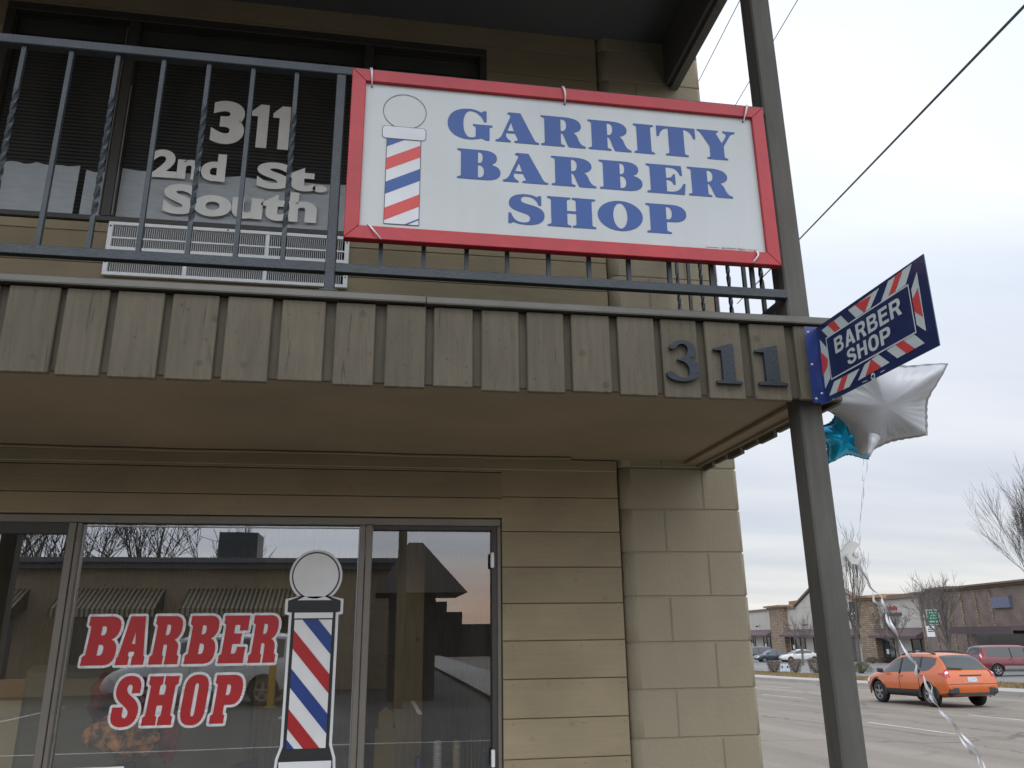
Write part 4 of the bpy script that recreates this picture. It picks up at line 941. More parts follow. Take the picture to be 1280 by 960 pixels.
up1 = [(1085, 574), (1081, 600), (1078, 630), (1075, 655), (1075, 680), (1070, 695)]; up2 = [(1079, 574), (1078, 596), (1079, 606), (1076, 640), (1073, 665), (1075, 690)]
rib(mb, wig(up1, -1.0, .002, 8, 1), .0035, 1.6); rib(mb, wig(up2, -1.0, .002, 8, 2, 7), .0025, 1.3, 1)
dn = [(1071, 697), (1083, 722), (1091, 745), (1098, 755), (1107, 765), (1113, 783), (1124, 800), (1136, 820), (1150, 838), (1158, 855), (1166, 873), (1178, 890), (1190, 904), (1206, 920), (1216, 935), (1229, 950), (1232, 972)]
dn2 = [(1073, 700), (1080, 715), (1094, 740), (1104, 750), (1110, 770), (1120, 789), (1126, 806), (1140, 822), (1147, 842), (1163, 858), (1168, 880), (1184, 896), (1196, 915), (1212, 938), (1222, 948), (1230, 975)]
rib(mb, wig(dn, -1.0, .004, 8, 3, 3), .0095, .8); rib(mb, wig(dn2, -.995, .005, 8, 4, 4), .0085, 1.1, .8)
rib(mb, wig([(1212, 940), (1222, 948), (1228, 962), (1231, 975)], -.99, .003, 8, 4, 4), .007, .6, .8)
mb.build('strand', M['string'], RB)
WB = thing('ribbon_bow', on_y(1064, 690, -1.0), 'folded white plastic clip knotted into the balloon ribbon beside the post', 'clip')
mb = MB()
def flat(pts, th, y): mb.poly([on_y(a, b, y) for a, b in pts], (0, th, 0))
flat([(1049, 692), (1064, 675), (1076, 680), (1063, 695), (1056, 707), (1048, 708)], .010, -1.02)
flat([(1058, 695), (1063, 691), (1068, 698), (1075, 699), (1073, 706), (1064, 705)], .012, -1.036)
cl_ = mb.build('folded_strip', mat('clip_white', (.62, .61, .58), .4), WB)
bv = cl_.modifiers.new('b', 'BEVEL'); bv.width = .0015; bv.segments = 2; finish_mesh(cl_)

# ================================================================== WIRES
def along(px, py, d): r = ray(px, py).normalized(); return CAMP+r*d
def wire(a, b, sag, r, label):
    A, Bq = Vector(a), Vector(b); pts = []
    for i in range(41):
        t = i/40; p = A.lerp(Bq, t); p.z -= sag*4*t*(1-t); pts.append(p)
    mb = MB(); mb.tube(pts, r, 6); o = mb.build('overhead_wire', M['cable'], None); tag(o, label, 'wire')
# ends chosen on real spans, running on past the frame and behind the building
a1 = along(1276, 12, 9.0); b1 = along(1005, 293, 17.0); d1 = (b1-a1)
wire(a1-d1*.6, b1+d1*1.1, .0, .014, 'thick black service cable rising across the sky from the corner post to the upper right')
a2 = along(926, -2, 22.0); b2 = along(874, 100, 26.0); d2 = b2-a2
wire(a2-d2*1.5, b2+d2*2.0, 0, .011, 'thin wire nearest the roof corner, left of the post')
a3 = along(997, 0, 22.0); b3 = along(920, 130, 26.0); d3 = b3-a3
wire(a3-d3*1.5, b3+d3*2.0, 0, .011, 'thin wire that passes behind the top of the corner post')

# ================================================================== CARS
def crom(tab, x):
    n = len(tab)
    if x <= tab[0][0]: return tab[0][1:]
    if x >= tab[-1][0]: return tab[-1][1:]
    for i in range(n-1):
        if tab[i][0] <= x <= tab[i+1][0]:
            t = (x-tab[i][0])/(tab[i+1][0]-tab[i][0]); out = []
            for k in range(1, len(tab[0])):
                p1, p2 = tab[i][k], tab[i+1][k]
                h = tab[i+1][0]-tab[i][0]
                def sl(j):
                    if j == 0 or j == n-1: return 0 if False else (tab[min(j+1, n-1)][k]-tab[max(j-1, 0)][k])/(tab[min(j+1, n-1)][0]-tab[max(j-1, 0)][0])
                    a = (tab[j][k]-tab[j-1][k])/(tab[j][0]-tab[j-1][0]); b = (tab[j+1][k]-tab[j][k])/(tab[j+1][0]-tab[j][0])
                    return 0 if a*b <= 0 else 2*a*b/(a+b)
                m1, m2 = sl(i)*h, sl(i+1)*h
                out.append((2*t**3-3*t*t+1)*p1+(t**3-2*t*t+t)*m1+(-2*t**3+3*t*t)*p2+(t**3-t*t)*m2)
            return out
def section(tab, x):
    zb, belt, top, w, wt = crom(tab, x); zm = zb+(belt-zb)*.45; d = top-belt
    return [(0, zb), (w*.8, zb), (w*.965, zb+.10), (w, zm), (w*.99, belt-.09), (w*.945, belt), (wt, belt+d*.87), (wt*.8, belt+d*.965), (wt*.4, belt+d*.995), (0, top)]
def surf(tab, x, s, side, off=0.):
    S_ = section(tab, x); s = max(0, min(len(S_)-1.0001, s)); i = int(s); t = s-i
    y = S_[i][0]*(1-t)+S_[i+1][0]*t; z = S_[i][1]*(1-t)+S_[i+1][1]*t
    if off:
        y2, z2 = S_[i+1]; y1, z1 = S_[i]; ny, nz = (z2-z1), -(y2-y1); l = sqrt(ny*ny+nz*nz)+1e-9
        y += off*ny/l; z += off*nz/l
        e = .02; h = (crom(tab, x+e)[2]-crom(tab, x-e)[2])/(2*e)
        if s > 5.9: q = sqrt(1+h*h); return Vector((x-off*h/q*1.0, side*y, z-off*(0 if q < 1.05 else 0)))
    return Vector((x, side*y, z))
def patch(mb, tab, xs, s0f, s1f, side, off, ns=5):
    o = len(mb.v)
    for x in xs:
        for j in range(ns+1): mb.v.append(surf(tab, x, s0f(x)+(s1f(x)-s0f(x))*j/ns, side, off))
    for i in range(len(xs)-1):
        for j in range(ns): mb.face([o+i*(ns+1)+j, o+(i+1)*(ns+1)+j, o+(i+1)*(ns+1)+j+1, o+i*(ns+1)+j+1], True)
def lin(a, b, n): return [a+(b-a)*i/n for i in range(n+1)]
paint_cache = {}
def carpaint(col):
    if col not in paint_cache: paint_cache[col] = mat('car_paint', col, .32, col2=tuple(c*.9 for c in col), nscale=2, coat=.7)
    return paint_cache[col]
M['carglass'] = mat('car_glass', (.028, .034, .036), .08, spec=.7, coat=.4)
M['cladding'] = mat('plastic_cladding', (.035, .035, .037), .6)
M['rimm'] = mat('alloy_rim', (.30, .30, .31), .35, metal=.6)
M['redlamp'] = mat('red_lamp', (.45, .015, .02), .2, coat=.6); M['clearlamp'] = mat('clear_lamp', (.75, .72, .70), .15, coat=.6)
M['plate'] = mat('plate', (.55, .58, .62), .5, col2=(.35, .38, .45), nscale=14)
def make_car(name, tab, col, label, cat, wr, wx, glass, windows, loc, head, pitch=0., clad=False, roofrail=False, lower=None, group=None, pillars=(), hatch=True):
    root = thing(name, (0, 0, 0), label, cat, group); pm_ = carpaint(col); L_ = tab[-1][0]; W = max(r[4] for r in tab)
    xs = sorted(set([round(v, 4) for v in lin(0, L_, 64)]+[r[0] for r in tab])); mb = MB(); ns = 10
    for x in xs:
        S_ = section(tab, x); pts = S_+[(-a, b) for a, b in S_[-2:0:-1]]
        mb.v += [Vector((x, a, b)) for a, b in pts]
    n = len(pts)
    for i in range(len(xs)-1):
        for j in range(n): k = (j+1) % n; mb.face([i*n+j, i*n+k, (i+1)*n+k, (i+1)*n+j], True)
    mb.face(list(range(n))); mb.face([(len(xs)-1)*n+j for j in range(n)])
    body = mb.build('body', [pm_], root)
    cm = MB()
    for x in wx:
        for sd in (1, -1): cm.cyl((x, sd*(W-.30), wr*1.0), (x, sd*(W+.2), wr*1.0), wr*1.17, 28)
    cut = cm.build('cut', [M['black']]); 
    body.data.materials.append(M['black'])
    bo = body.modifiers.new('b', 'BOOLEAN'); bo.operation = 'DIFFERENCE'; bo.object = cut; bo.solver = 'EXACT'; bo.material_mode = 'TRANSFER'
    finish_mesh(body); bpy.data.objects.remove(cut)
    body.data.polygons.foreach_set('use_smooth', [True]*len(body.data.polygons)); body.data.set_sharp_from_angle(angle=radians(38))
    for sd in (1, -1):
        for (a, b, sa, sb) in windows:
            mb = MB(); patch(mb, tab, lin(a, b, 12), sa, sb, sd, .006, 4); mb.build('side_window', M['carglass'], body)
    for (a, b, sa, nm) in glass:
        mb = MB()
        for sd in (1, -1): patch(mb, tab, lin(a, b, 8), lambda x: sa, lambda x: 9, sd, .008, 6)
        mb.build(nm, M['carglass'], body)
    for x in wx:
        for sd in (1, -1):
            yc = sd*(W-.125)
            wmb = MB(); wmb.lathe([(wr*.62, -.1), (wr*.9, -.105), (wr, -.075), (wr, .075), (wr*.9, .105), (wr*.62, .1)], (x, yc, wr), (0, sd, 0), 28)
            wo = wmb.build('wheel', M['rubber'], root)
            rm = MB(); rm.lathe([(wr*.64, .10), (wr*.60, .085), (wr*.56, .03), (0.0, .02)], (x, yc, wr), (0, sd, 0), 24); rm.build('rim_barrel', M['cladding'], wo)
            sp_ = MB()
            for k in range(5):
                a = k*2*pi/5+.3; d = Vector((cos(a), 0, sin(a))); q = Vector((-sin(a), 0, cos(a))); c_ = Vector((x, yc+sd*.088, wr))
                sp_.add([c_+d*.03-q*.03, c_+d*.03+q*.03, c_+d*wr*.62+q*.045, c_+d*wr*.62-q*.045], [(0, 1, 2, 3)])
            sp_.lathe([(wr*.645, .102), (wr*.58, .095)], (x, yc, wr), (0, sd, 0), 24); sp_.lathe([(.055, .09), (.04, .1), (0, .1)], (x, yc, wr), (0, sd, 0), 12)
            sp_.build('rim', M['rimm'], wo)
    for sd in (1, -1):   # lamps, mirrors
        mb = MB(); patch(mb, tab, lin(.055, .20, 5), lambda x: 4.2, lambda x: 6.25, sd, .012, 8)
        if hatch: patch(mb, tab, lin(.20, .40, 5), lambda x: 4.25+(x-.2)*1.8, lambda x: 5.0-(x-.2)*.5, sd, .012, 4)
        tl = mb.build('taillight', M['redlamp'], root)
        mb = MB(); patch(mb, tab, lin(.085, .135, 3), lambda x: 5.15, lambda x: 6.1, sd, .02, 4); mb.build('reverse_lamp', M['clearlamp'], tl)
        mb = MB(); patch(mb, tab, lin(L_-.42, L_-.06, 8), lambda x: 3.6, lambda x: 4.7, sd, .012, 4); mb.build('headlight', M['clearlamp'], root)
        xm = windows[-1][1]-.18 if windows[-1][1] > windows[0][1] else windows[0][1]-.18
        zc = crom(tab, xm)[1]; mb = MB(); mb.obox((xm, sd*(W-.01), zc+.02), (.14, 0, 0), (0, sd*.17, .02), (-.02, 0, .13)); mr_ = mb.build('wing_mirror', M['cladding'] if clad else pm_, root)
        bv = mr_.modifiers.new('b', 'BEVEL'); bv.width = .03; bv.segments = 3; finish_mesh(mr_)
    if clad or lower:
        mlow = M['cladding'] if clad else mat('lower_body', lower, .45, coat=.3)
        for sd in (1, -1):
            mb = MB()
            a, b = wx[0]+wr*1.22, wx[1]-wr*1.22
            patch(mb, tab, lin(a, b, 8), lambda x: 1.3, lambda x: 2.6 if clad else 2.95, sd, .012, 4)
            mb.build('sill_cladding', mlow, root)
            if clad:
                for x in wx:
                    mb = MB(); o = 0
                    for k in range(25):
                        t = -.28+(pi+.56)*k/24
                        for rr, yo in ((wr*1.16, .0), (wr*1.17, .014), (wr*1.36, .014), (wr*1.38, .0)):
                            zz_ = wr+rr*sin(t); xx_ = x+rr*cos(t); mb.v.append(Vector((xx_, sd*(W+yo-(.03 if zz_ > .6 else .012)), max(zz_, .27))))
                    for k in range(24):
                        for j in range(3): mb.face([k*4+j, k*4+j+1, (k+1)*4+j+1, (k+1)*4+j], True)
                    mb.build('arch_cladding', mlow, root)
        mb = MB()
        for sd in (1, -1): patch(mb, tab, lin(0.0, .16, 5), lambda x: 1.0, lambda x: 1.9 if clad else 2.8, sd, .015, 4)
        mb.box(-.006 if clad else -.012, .05, -W*.72, W*.72, tab[0][1]-(.09 if clad else .04), tab[0][1]-(.01 if clad else -.10))
        mb.build('bumper', mlow, root)
        if clad:
            for sd in (1, -1):
                mb = MB(); mb.obox((-.03, sd*.50, .40), (.12, 0, 0), (.035, sd*.325, 0), (.008, 0, .19)); q_ = mb.build('bumper_corner', mlow, root)
                bv = q_.modifiers.new('b', 'BEVEL'); bv.width = .04; bv.segments = 3; finish_mesh(q_)
    if roofrail:
        for sd in (1, -1):
            mb = MB(); pts = []
            for k in range(13):
                x = .85+(2.55-.85)*k/12; p = surf(tab, x, 7.0, sd); p.z += .055*min(1, 4*min(k, 12-k)/12+.1); pts.append(p)
            mb.tube(pts, .022, 6); mb.build('roof_rail', M['cladding'], root)
    # number plate, hatch shut line, handles
    def rear_x(z):
        x = 0.
        while x < .6 and crom(tab, x)[2] < z: x += .004
        return x
    zp = .80 if hatch else .66
    xa_, xb_ = rear_x(zp-.07)-.022, rear_x(zp+.07)-.022
    mb = MB(); mb.obox((xa_, -.16, zp-.07), (.012, 0, 0), (0, .32, 0), (xb_-xa_, 0, .14)); mb.build('number_plate', M['plate'], root)
    if clad:
        xa_, xb_ = rear_x(.70)-.012, rear_x(.92)-.012
        mb = MB(); mb.obox((xa_, -.33, .70), (.012, 0, 0), (0, .66, 0), (xb_-xa_, 0, .20)); mb.build('plate_recess', pm_, root)
        xa_ = rear_x(.93)-.03; mb = MB(); mb.obox((xa_, -.36, .905), (.03, 0, 0), (0, .72, 0), (.01, 0, .03)); mb.build('hatch_trim', M['alu'] if False else M['cladding'], root)
        mb = MB(); mb.tube([surf(tab, .175, 8.4, 1, .03), surf(tab, .20, 7.0, 1, .03), surf(tab, .21, 6.4, 1, .03)], .012, 5); mb.build('rear_wiper', M['black'], root)
        mb = MB(); mb.tube([(rear_x(.675)-.004, y_, .675) for y_ in (-.8, -.5, 0, .5, .8)], .006, 4); mb.build('bumper_seam', M['cladding'], root)
    for sd in (1, -1):
        for x in pillars:
            mb = MB(); pts = [surf(tab, x, s, sd, .004) for s in (1.9, 2.5, 3, 3.5, 4, 4.5, 4.95)]; mb.tube(pts, .006, 4); mb.build('door_gap', M['black'], body)
            mb = MB(); p = surf(tab, x-.22, 4.2, sd, .02); p2 = surf(tab, x-.06, 4.2, sd, .02); mb.tube([p, p2], .016, 6); mb.build('door_handle', pm_, body)
            mb = MB(); pts = [surf(tab, x, s, sd, .009) for s in (5.0, 5.3, 5.6, 5.9)]; mb.tube(pts, .028, 5); mb.build('window_pillar', M['cladding'], body)
    root.location = loc; root.rotation_euler = (0, pitch, head)
    # local origin at the ground centre: shift children
    for ch in [c for c in bpy.data.objects if c.parent == root]: ch.location.x -= L_/2
    return root
CROSS = [(0.0, .44, .66, .68, .78, .70), (.05, .36, .83, .86, .85, .74), (.10, .33, .95, 1.0, .865, .74), (.16, .32, .985, 1.06, .87, .73), (.32, .30, .995, 1.26, .875, .665), (.52, .28, 1.0, 1.45, .885, .625), (.72, .27, .99, 1.535, .89, .61),
         (1.3, .26, .975, 1.575, .89, .61), (2.0, .26, .955, 1.58, .89, .61), (2.5, .26, .94, 1.53, .89, .61), (2.9, .26, .935, 1.38, .89, .62), (3.3, .26, .93, 1.13, .885, .67), (3.55, .26, .925, .985, .88, .76),
         (3.9, .26, .87, .93, .87, .75), (4.2, .28, .79, .85, .82, .70), (4.38, .32, .68, .73, .72, .60), (4.45, .38, .56, .60, .60, .50)]
def sb_(x): return 5.06
make_car('crossover_car', CROSS, (.60, .125, .022), 'orange crossover car with black wheel arch cladding and roof rails driving along the road', 'car', .345, (.93, 3.565),
         [(.17, .60, 6.35, 'rear_window'), (2.78, 3.48, 6.15, 'windscreen')],
         [(.62, 3.30, lambda x: 5.10 if x > .9 else 5.10+(.9-x)*1.5, lambda x: 5.93 if x < 2.9 else 5.93-(x-2.9)*.9)],
         (17.87, 21.65, gz(21.65)+.004), pi/2, radians(1.29), clad=True, roofrail=True, pillars=(1.32, 2.32))
SEDAN = [(0.0, .40, .70, .72, .72, .62), (.06, .32, .86, .90, .80, .68), (.2, .28, .93, .98, .84, .68), (.6, .26, .95, 1.01, .86, .68), (.95, .24, .95, 1.12, .87, .62), (1.3, .24, .945, 1.34, .87, .57), (1.6, .24, .94, 1.42, .87, .56),
         (2.2, .24, .92, 1.45, .87, .56), (2.7, .24, .90, 1.38, .87, .57), (3.1, .24, .89, 1.16, .87, .60), (3.4, .24, .88, .95, .86, .68), (3.9, .24, .82, .88, .84, .66), (4.35, .27, .72, .77, .78, .60), (4.55, .32, .60, .64, .66, .52), (4.62, .38, .52, .54, .55, .44)]
sg = [(1.0, 1.5, 6.3, 'rear_window'), (2.72, 3.36, 6.2, 'windscreen')]
sw = [(1.05, 3.25, lambda x: 5.12, lambda x: 5.92)]
nx_, ny_ = .9858, -.1678
hd = atan2(.1678, -.9858)
def park(px, py): g = ground_at(px, py); return (g.x, g.y, gz(g.y)+.03)
make_car('sedan_car', SEDAN, (.72, .72, .70), 'white sedan parked nose out in front of the shops, half behind the post', 'car', .31, (.85, 3.6), sg, sw, park(1000, 828), hd, hatch=False, pillars=(2.05,), group='cars parked across the road')
make_car('sedan_car', SEDAN, (.028, .035, .06), 'dark blue sedan parked just beyond the white one', 'car', .31, (.85, 3.6), sg, sw, park(967, 828), hd, hatch=False, pillars=(2.05,), group='cars parked across the road')
SUV = [(0.0, .5, .85, .87, .82, .74), (.05, .42, 1.0, 1.05, .90, .78), (.2, .38, 1.1, 1.4, .93, .72), (.4, .36, 1.12, 1.72, .94, .70), (1.0, .35, 1.10, 1.80, .94, .70), (2.4, .35, 1.08, 1.80, .94, .70), (2.9, .35, 1.07, 1.62, .94, .70), (3.3, .35, 1.06, 1.22, .93, .74),
       (3.6, .35, 1.04, 1.12, .92, .78), (4.3, .36, .98, 1.04, .90, .76), (4.6, .40, .80, .84, .84, .7), (4.7, .45, .66, .7, .74, .6)]
make_car('suv_car', SUV, (.025, .04, .05), 'dark green suv farthest left, parked behind the block pier edge', 'car', .38, (.95, 3.7), [(.2, .42, 6.3, 'rear_window'), (2.75, 3.3, 6.2, 'windscreen')], [(.45, 3.15, lambda x: 5.12, lambda x: 5.9)], park(944, 827), hd, pillars=(2.0,), group='cars parked across the road')
VAN = [(0.0, .42, .80, .82, .84, .76), (.05, .34, .98, 1.04, .92, .80), (.16, .30, 1.05, 1.35, .95, .76), (.34, .28, 1.06, 1.66, .96, .74), (.6, .27, 1.05, 1.73, .965, .73), (1.5, .26, 1.03, 1.75, .97, .73), (2.6, .26, 1.0, 1.74, .97, .73), (3.1, .26, .99, 1.64, .97, .73),
       (3.6, .26, .97, 1.34, .965, .75), (4.0, .26, .95, 1.06, .95, .80), (4.5, .28, .84, .90, .91, .74), (4.75, .32, .70, .75, .82, .66), (4.85, .38, .58, .6, .7, .56)]
make_car('minivan_car', VAN, (.16, .012, .022), 'dark red minivan with grey lower body parked at the right edge', 'car', .34, (.95, 3.85), [(.12, .33, 6.3, 'rear_window'), (3.0, 3.95, 6.2, 'windscreen')], [(.5, 3.7, lambda x: 5.12, lambda x: 5.9)],
         (0, 0, 0), 0, lower=(.30, .30, .29), pillars=(1.9, 2.75), group='cars parked across the road')
mv = [o for o in bpy.data.objects if o.name.startswith('minivan_car')][0]
g = ground_at(1272, 846); mv.location = (g.x+.6, g.y+.9, gz(g.y)+.03); mv.rotation_euler = (0, 0, atan2(ny_, nx_))

# ================================================================== STRIP MALL
MA = Vector((62.268, 126.318, 0)); ME = Vector((-.16776, -.98583, 0)); MN = Vector((.98583, -.16776, 0))
def fac_s(px, off=0.):
    r = ray(px, 800); n = MN; t = (n.dot(MA-CAMP)+off)/n.dot(r); p = CAMP+r*t; return (p-MA).dot(ME)
def fac_z(px, py, off=0.):
    r = ray(px, py); t = (MN.dot(MA-CAMP)+off)/MN.dot(r); return (CAMP+r*t).z
class FM(MB):
    def fb(s, s0, s1, d0, d1, z0, z1):
        o = MA+ME*s0+MN*d0; o.z = z0; s.obox(o, ME*(s1-s0), MN*(d1-d0), (0, 0, z1-z0)); return s
    def fprism(s, prof, d0, d1):
        P = []
        for a, z in prof: p = MA+ME*a+MN*d0; p.z = z; P.append(p)
        s.poly(P, MN*(d1-d0)); return s
M['stucco'] = mat('mall_stucco', (.56, .53, .48), .9, col2=(.48, .45, .41), nscale=.5, bump=.2, bscale=12)
M['cap'] = mat('mall_cornice', (.20, .145, .11), .7, nscale=2)
M['capt'] = mat('mall_tan_mass', (.33, .21, .13), .8, nscale=1)
M['stone'] = block_mat('ledge_stone', (.44, .33, .23), (.27, .19, .135), (.17, .13, .1), .5, .22, mort=.03, noise=3)
M['brickd'] = block_mat('dark_brick', (.27, .20, .17), (.215, .172, .15), (.24, .205, .18), .24, .08, mort=.008, noise=1.1)  # brick lifted and low in contrast, distance haze mixed into its colours
M['maroon'] = mat('awning_maroon', (.125, .085, .09), .7, nscale=2)
M['storeglass'] = mat('store_glass', (.05, .058, .064), .1, spec=.6)
MALL = thing('strip_mall', MA+Vector((0, 0, -2.6)), 'low pale stucco shopping strip with stone columns and a maroon awning across the road', 'building')
mb = FM(); mb.fb(-60, 9.4, 0, 18, -4, 4.62); mb.fb(15.9, 43.2, .02, 18, -4, 4.55); mb.fprism([(17, 4.56), (20, 4.7), (31, 7.75), (42.5, 4.6)], .01, 2.0); mb.fb(46.9, 58.2, 0, 18, -4, 4.62)
mb.build('wall', M['stucco'], MALL)
mb = FM(); mb.fb(-60, 9.0, -.25, .4, 4.63, 4.92); mb.fb(16.6, 20, -.2, .4, 4.58, 4.86); mb.fb(47.2, 50.2, -.25, .4, 4.63, 4.80); mb.fb(50.2, 58.0, -.3, .5, 4.63, 5.06)
a, b = (19.9, 4.86), (31, 7.95); mb.fprism([a, b, (31, 8.2), (19.9, 5.12)], -.25, .5); mb.fprism([b, (42.5, 4.8), (42.5, 5.05), (31, 8.2)], -.25, .5)
mb.build('cornice', M['cap'], MALL)
mb = FM(); mb.fb(9.6, 19.8, 2.5, 9, 4.7, 5.9); mb.fb(38.5, 47.0, .6, 8, 4.5, 5.35); mb.build('roof_block', M['capt'], MALL)
for s0, s1 in ((9.6, 16.0), (43.0, 47.0)):
    mb = FM(); mb.fb(s0, s1, -.7, .5, -4, 4.72); c = mb.build('stone_column', M['stone'], MALL)
    mb = FM(); mb.fb(s0-.3, s1+.3, -.95, .6, 4.73, 4.95); mb.fb(s0-.7, s1+.7, -1.3, .7, 4.951, 5.2); mb.build('capital', M['capt'], c)
for s0, s1 in ((-60, 9.5), (16.1, 42.9), (47.1, 58.0)):
    mb = FM(); mb.fb(s0, s1, -1.5, -.02, .75, 1.0)
    P = []
    o1 = MA+ME*s0; mb.v += []
    for q in (s0, s1):
        for d, z in ((-1.5, 1.001), (-.02, 1.75), (-.02, 1.001)):
            p = MA+ME*q+MN*d; p.z = z; P.append(p)
    mb.add(P, [(0, 1, 2), (5, 4, 3), (0, 3, 4, 1), (1, 4, 5, 2), (2, 5, 3, 0)]); mb.build('awning', M['maroon'], MALL)
for s0, s1 in ((-12, -6), (-4, -1.5), (3.2, 8.6), (16.8, 22.6), (26, 31), (34, 40), (47.3, 49.9), (53.9, 57.7)):
    mb = FM(); n_ = max(2, int((s1-s0)/1.5)); w_ = (s1-s0)/n_
    for k in range(n_+1): mb.fb(s0+k*w_-.05, s0+k*w_+.05, -.12, .0, -2.6, .70)
    mb.fb(s0, s1, -.10, 0, .60, .7); mb.fb(s0, s1, -.10, 0, -2.7, -1.75 if k % 2 else -2.4); wi = mb.build('shopfront', M['darkframe'], MALL)
    mb = FM(); mb.fb(s0, s1, -.05, -.03, -2.6, .62); mb.build('pane', M['storeglass'], wi)
    mb = FM(); mb.fb(s0+.6, s0+1.4, -.08, -.06, -.9, -.4); mb.build('window_poster', M['white'], wi)
mb = FM(); mb.fb(50.0, 53.8, -.25, 0, -3.5, -1.35); mb.fb(-5.9, -4.1, -.25, 0, -3.5, -1.6); mb.build('stone_base', M['stone'], MALL)
mb = FM(); z = 3.55
for k in range(6): mb.fb(49.3+k*.42, 49.3+k*.42+.28, -.12, -.02, z, z+.42-(.12 if k % 2 else 0))
sgn = mb.build('shop_lettering', mat('shop_letter_red', (.45, .06, .06), .5), MALL); mb = FM()
for k in range(9): mb.fb(48.5+k*.47, 48.5+k*.47+.30, -.12, -.02, 2.95, 3.25+(.08 if k % 3 == 0 else 0))
mb.build('shop_lettering', mat('shop_letter_grey', (.12, .13, .18), .5), MALL)
mb = FM()
for s_ in (2.0, 17.3, 24.5): mb.fb(s_-.05, s_+.05, -.5, -.02, 2.3, 2.4); mb.fb(s_-.14, s_+.14, -.75, -.45, 2.15, 2.38)
mb.build('wall_lamp', M['darkframe'], MALL)
BRK = thing('brick_store', MA+ME*58+Vector((0, 0, -2)), 'dark brick store with stepped towers and stone quoins to the right of the stucco strip', 'building')
tz = [(58.05, 62.0, -.8, fac_z(1168, 738, -.8)), (62.02, 66.5, -1.6, fac_z(1196, 732, -1.6)), (66.52, 79, -2.4, fac_z(1245, 728, -2.4)), (79.02, 96, -1.0, 5.0)]
for i, (s0, s1, d0, zt) in enumerate(tz):
    mb = FM(); mb.fb(s0, s1, d0, 16, -4, zt-.3); mt_ = mb
    mb = FM(); mb.fb(s0-.15, s1+.0, d0-.25, 15, zt-.299, zt-.14); mb.fb(s0-.35, s1+.0, d0-.5, 15, zt-.139, zt); mc_ = mb
    mb = mt_; mb.cur = 1
    cnt = 0
    for ss in ([s0+.3, s1-.7] if i < 2 else [s0+.4, s0+2.2, s0+4.4, s0+6.6]):
        for q in range(16):
            zz_ = -2.2+q*.44
            if zz_ < zt-.9: wq = .32 if q % 2 else .22; mb.fb(ss, ss+wq, d0-.06, d0-.005, zz_, zz_+.40)
    t_ = mb.build('tower', [M['brickd'], M['stone']], BRK); mc_.build('cornice', M['cap'], t_)
mb = FM(); mb.fb(69.4, 78, -4.0, -2.42, 1.45, 1.75); mb.fb(69.4, 78, -4.0, -3.9, 1.2, 1.449); mb.build('awning', M['maroon'], BRK)
mb = FM(); mb.fb(70.6, 78, -2.6, -2.41, -2, 1.3); mb.build('shopfront', M['storeglass'], BRK)
mb = FM(); mb.fb(73.6, 76, -2.62, -2.42, 3.1, 3.9); mb.build('store_sign', mat('store_sign_blue', (.17, .18, .27), .5), BRK)  # sign blue is dulled to imitate haze over the distance
mb = FM(); mb.fb(66.0, 66.45, -2.1, -1.75, 4.55, 4.75); mb.build('flood_light', M['white'], BRK)

# ================================================================== STREET SIGNS
def pole(mb, p, h, r=.03): mb.cyl(p, (p[0], p[1], p[2]+h), r, 8)
gp = ground_at(1165, 835); base = Vector((gp.x, gp.y, gz(gp.y))); vd = (Vector((CAMP.x, CAMP.y, 0))-Vector((base.x, base.y, 0))).normalized(); sd_ = EZ.cross(vd)
GS = thing('guide_sign', base, 'green guide sign with a left arrow above a small white sign on a grey pole', 'sign')
dep = (base-CAMP).dot(Vector((_X.z, _Y.z, _Z.z)))
def ppz(px, py): r = ray(px, py); t = sqrt((base.x-CAMP.x)**2+(base.y-CAMP.y)**2)/sqrt(r.x**2+r.y**2); return (CAMP+r*t)
q0 = ppz(1160, 781); q1 = ppz(1173, 762); zg0, zg1 = q0.z, q1.z; wg = .46
mb = MB(); pole(mb, base, zg1-base.z, .045); mb.build('pole', mat('galvanised', (.35, .35, .35), .4, metal=.5), GS)
cg = Vector((base.x, base.y, 0))+vd*.06-sd_*-.0
cg = Vector((ppz(1166, 770).x, ppz(1166, 770).y, 0))+vd*.06
def pan(name, c, hw_, z0, z1, m, par, off=0.):
    mb = MB(); o = c-sd_*hw_+vd*off; o.z = z0; mb.obox(o, sd_*2*hw_, vd*.012, (0, 0, z1-z0)); return mb.build(name, m, par)
pan('panel_edge', cg, wg, zg0, zg1, M['white'], GS); pan('panel', cg, wg-.04, zg0+.04, zg1-.04, mat('sign_green', (.01, .24, .13), .5), GS, .014)
mb = MB()
hgt = zg1-zg0
for zf, segs_ in ((.80, (-.26, -.08, .1, .2)), (.62, (-.16, .02, .14)), (.44, (-.22, -.02, .16))):
    for x_ in segs_: o = cg+sd_*(x_)+vd*.028; o.z = zg0+hgt*zf-.05; mb.obox(o, sd_*.11, vd*.004, (0, 0, .10))
o = cg-sd_*.18+vd*.028; o.z = zg0+hgt*.17; mb.obox(o, sd_*.5, vd*.004, (0, 0, .09))
a_ = cg-sd_*.34+vd*.028; b_ = cg-sd_*.16+vd*.028
mb.add([Vector((a_.x, a_.y, zg0+hgt*.17+.045)), Vector((b_.x, b_.y, zg0+hgt*.17+.17)), Vector((b_.x, b_.y, zg0+hgt*.17-.08))], [(0, 1, 2)])
mb.build('legend', M['bladewhite'], GS)
zw1 = ppz(1163, 782).z; zw0 = ppz(1163, 796).z; cw = Vector((ppz(1163.5, 790).x, ppz(1163.5, 790).y, 0))+vd*.06
pan('lower_panel', cw, .30, zw0, zw1-.03, M['white'], GS)
mb = MB()
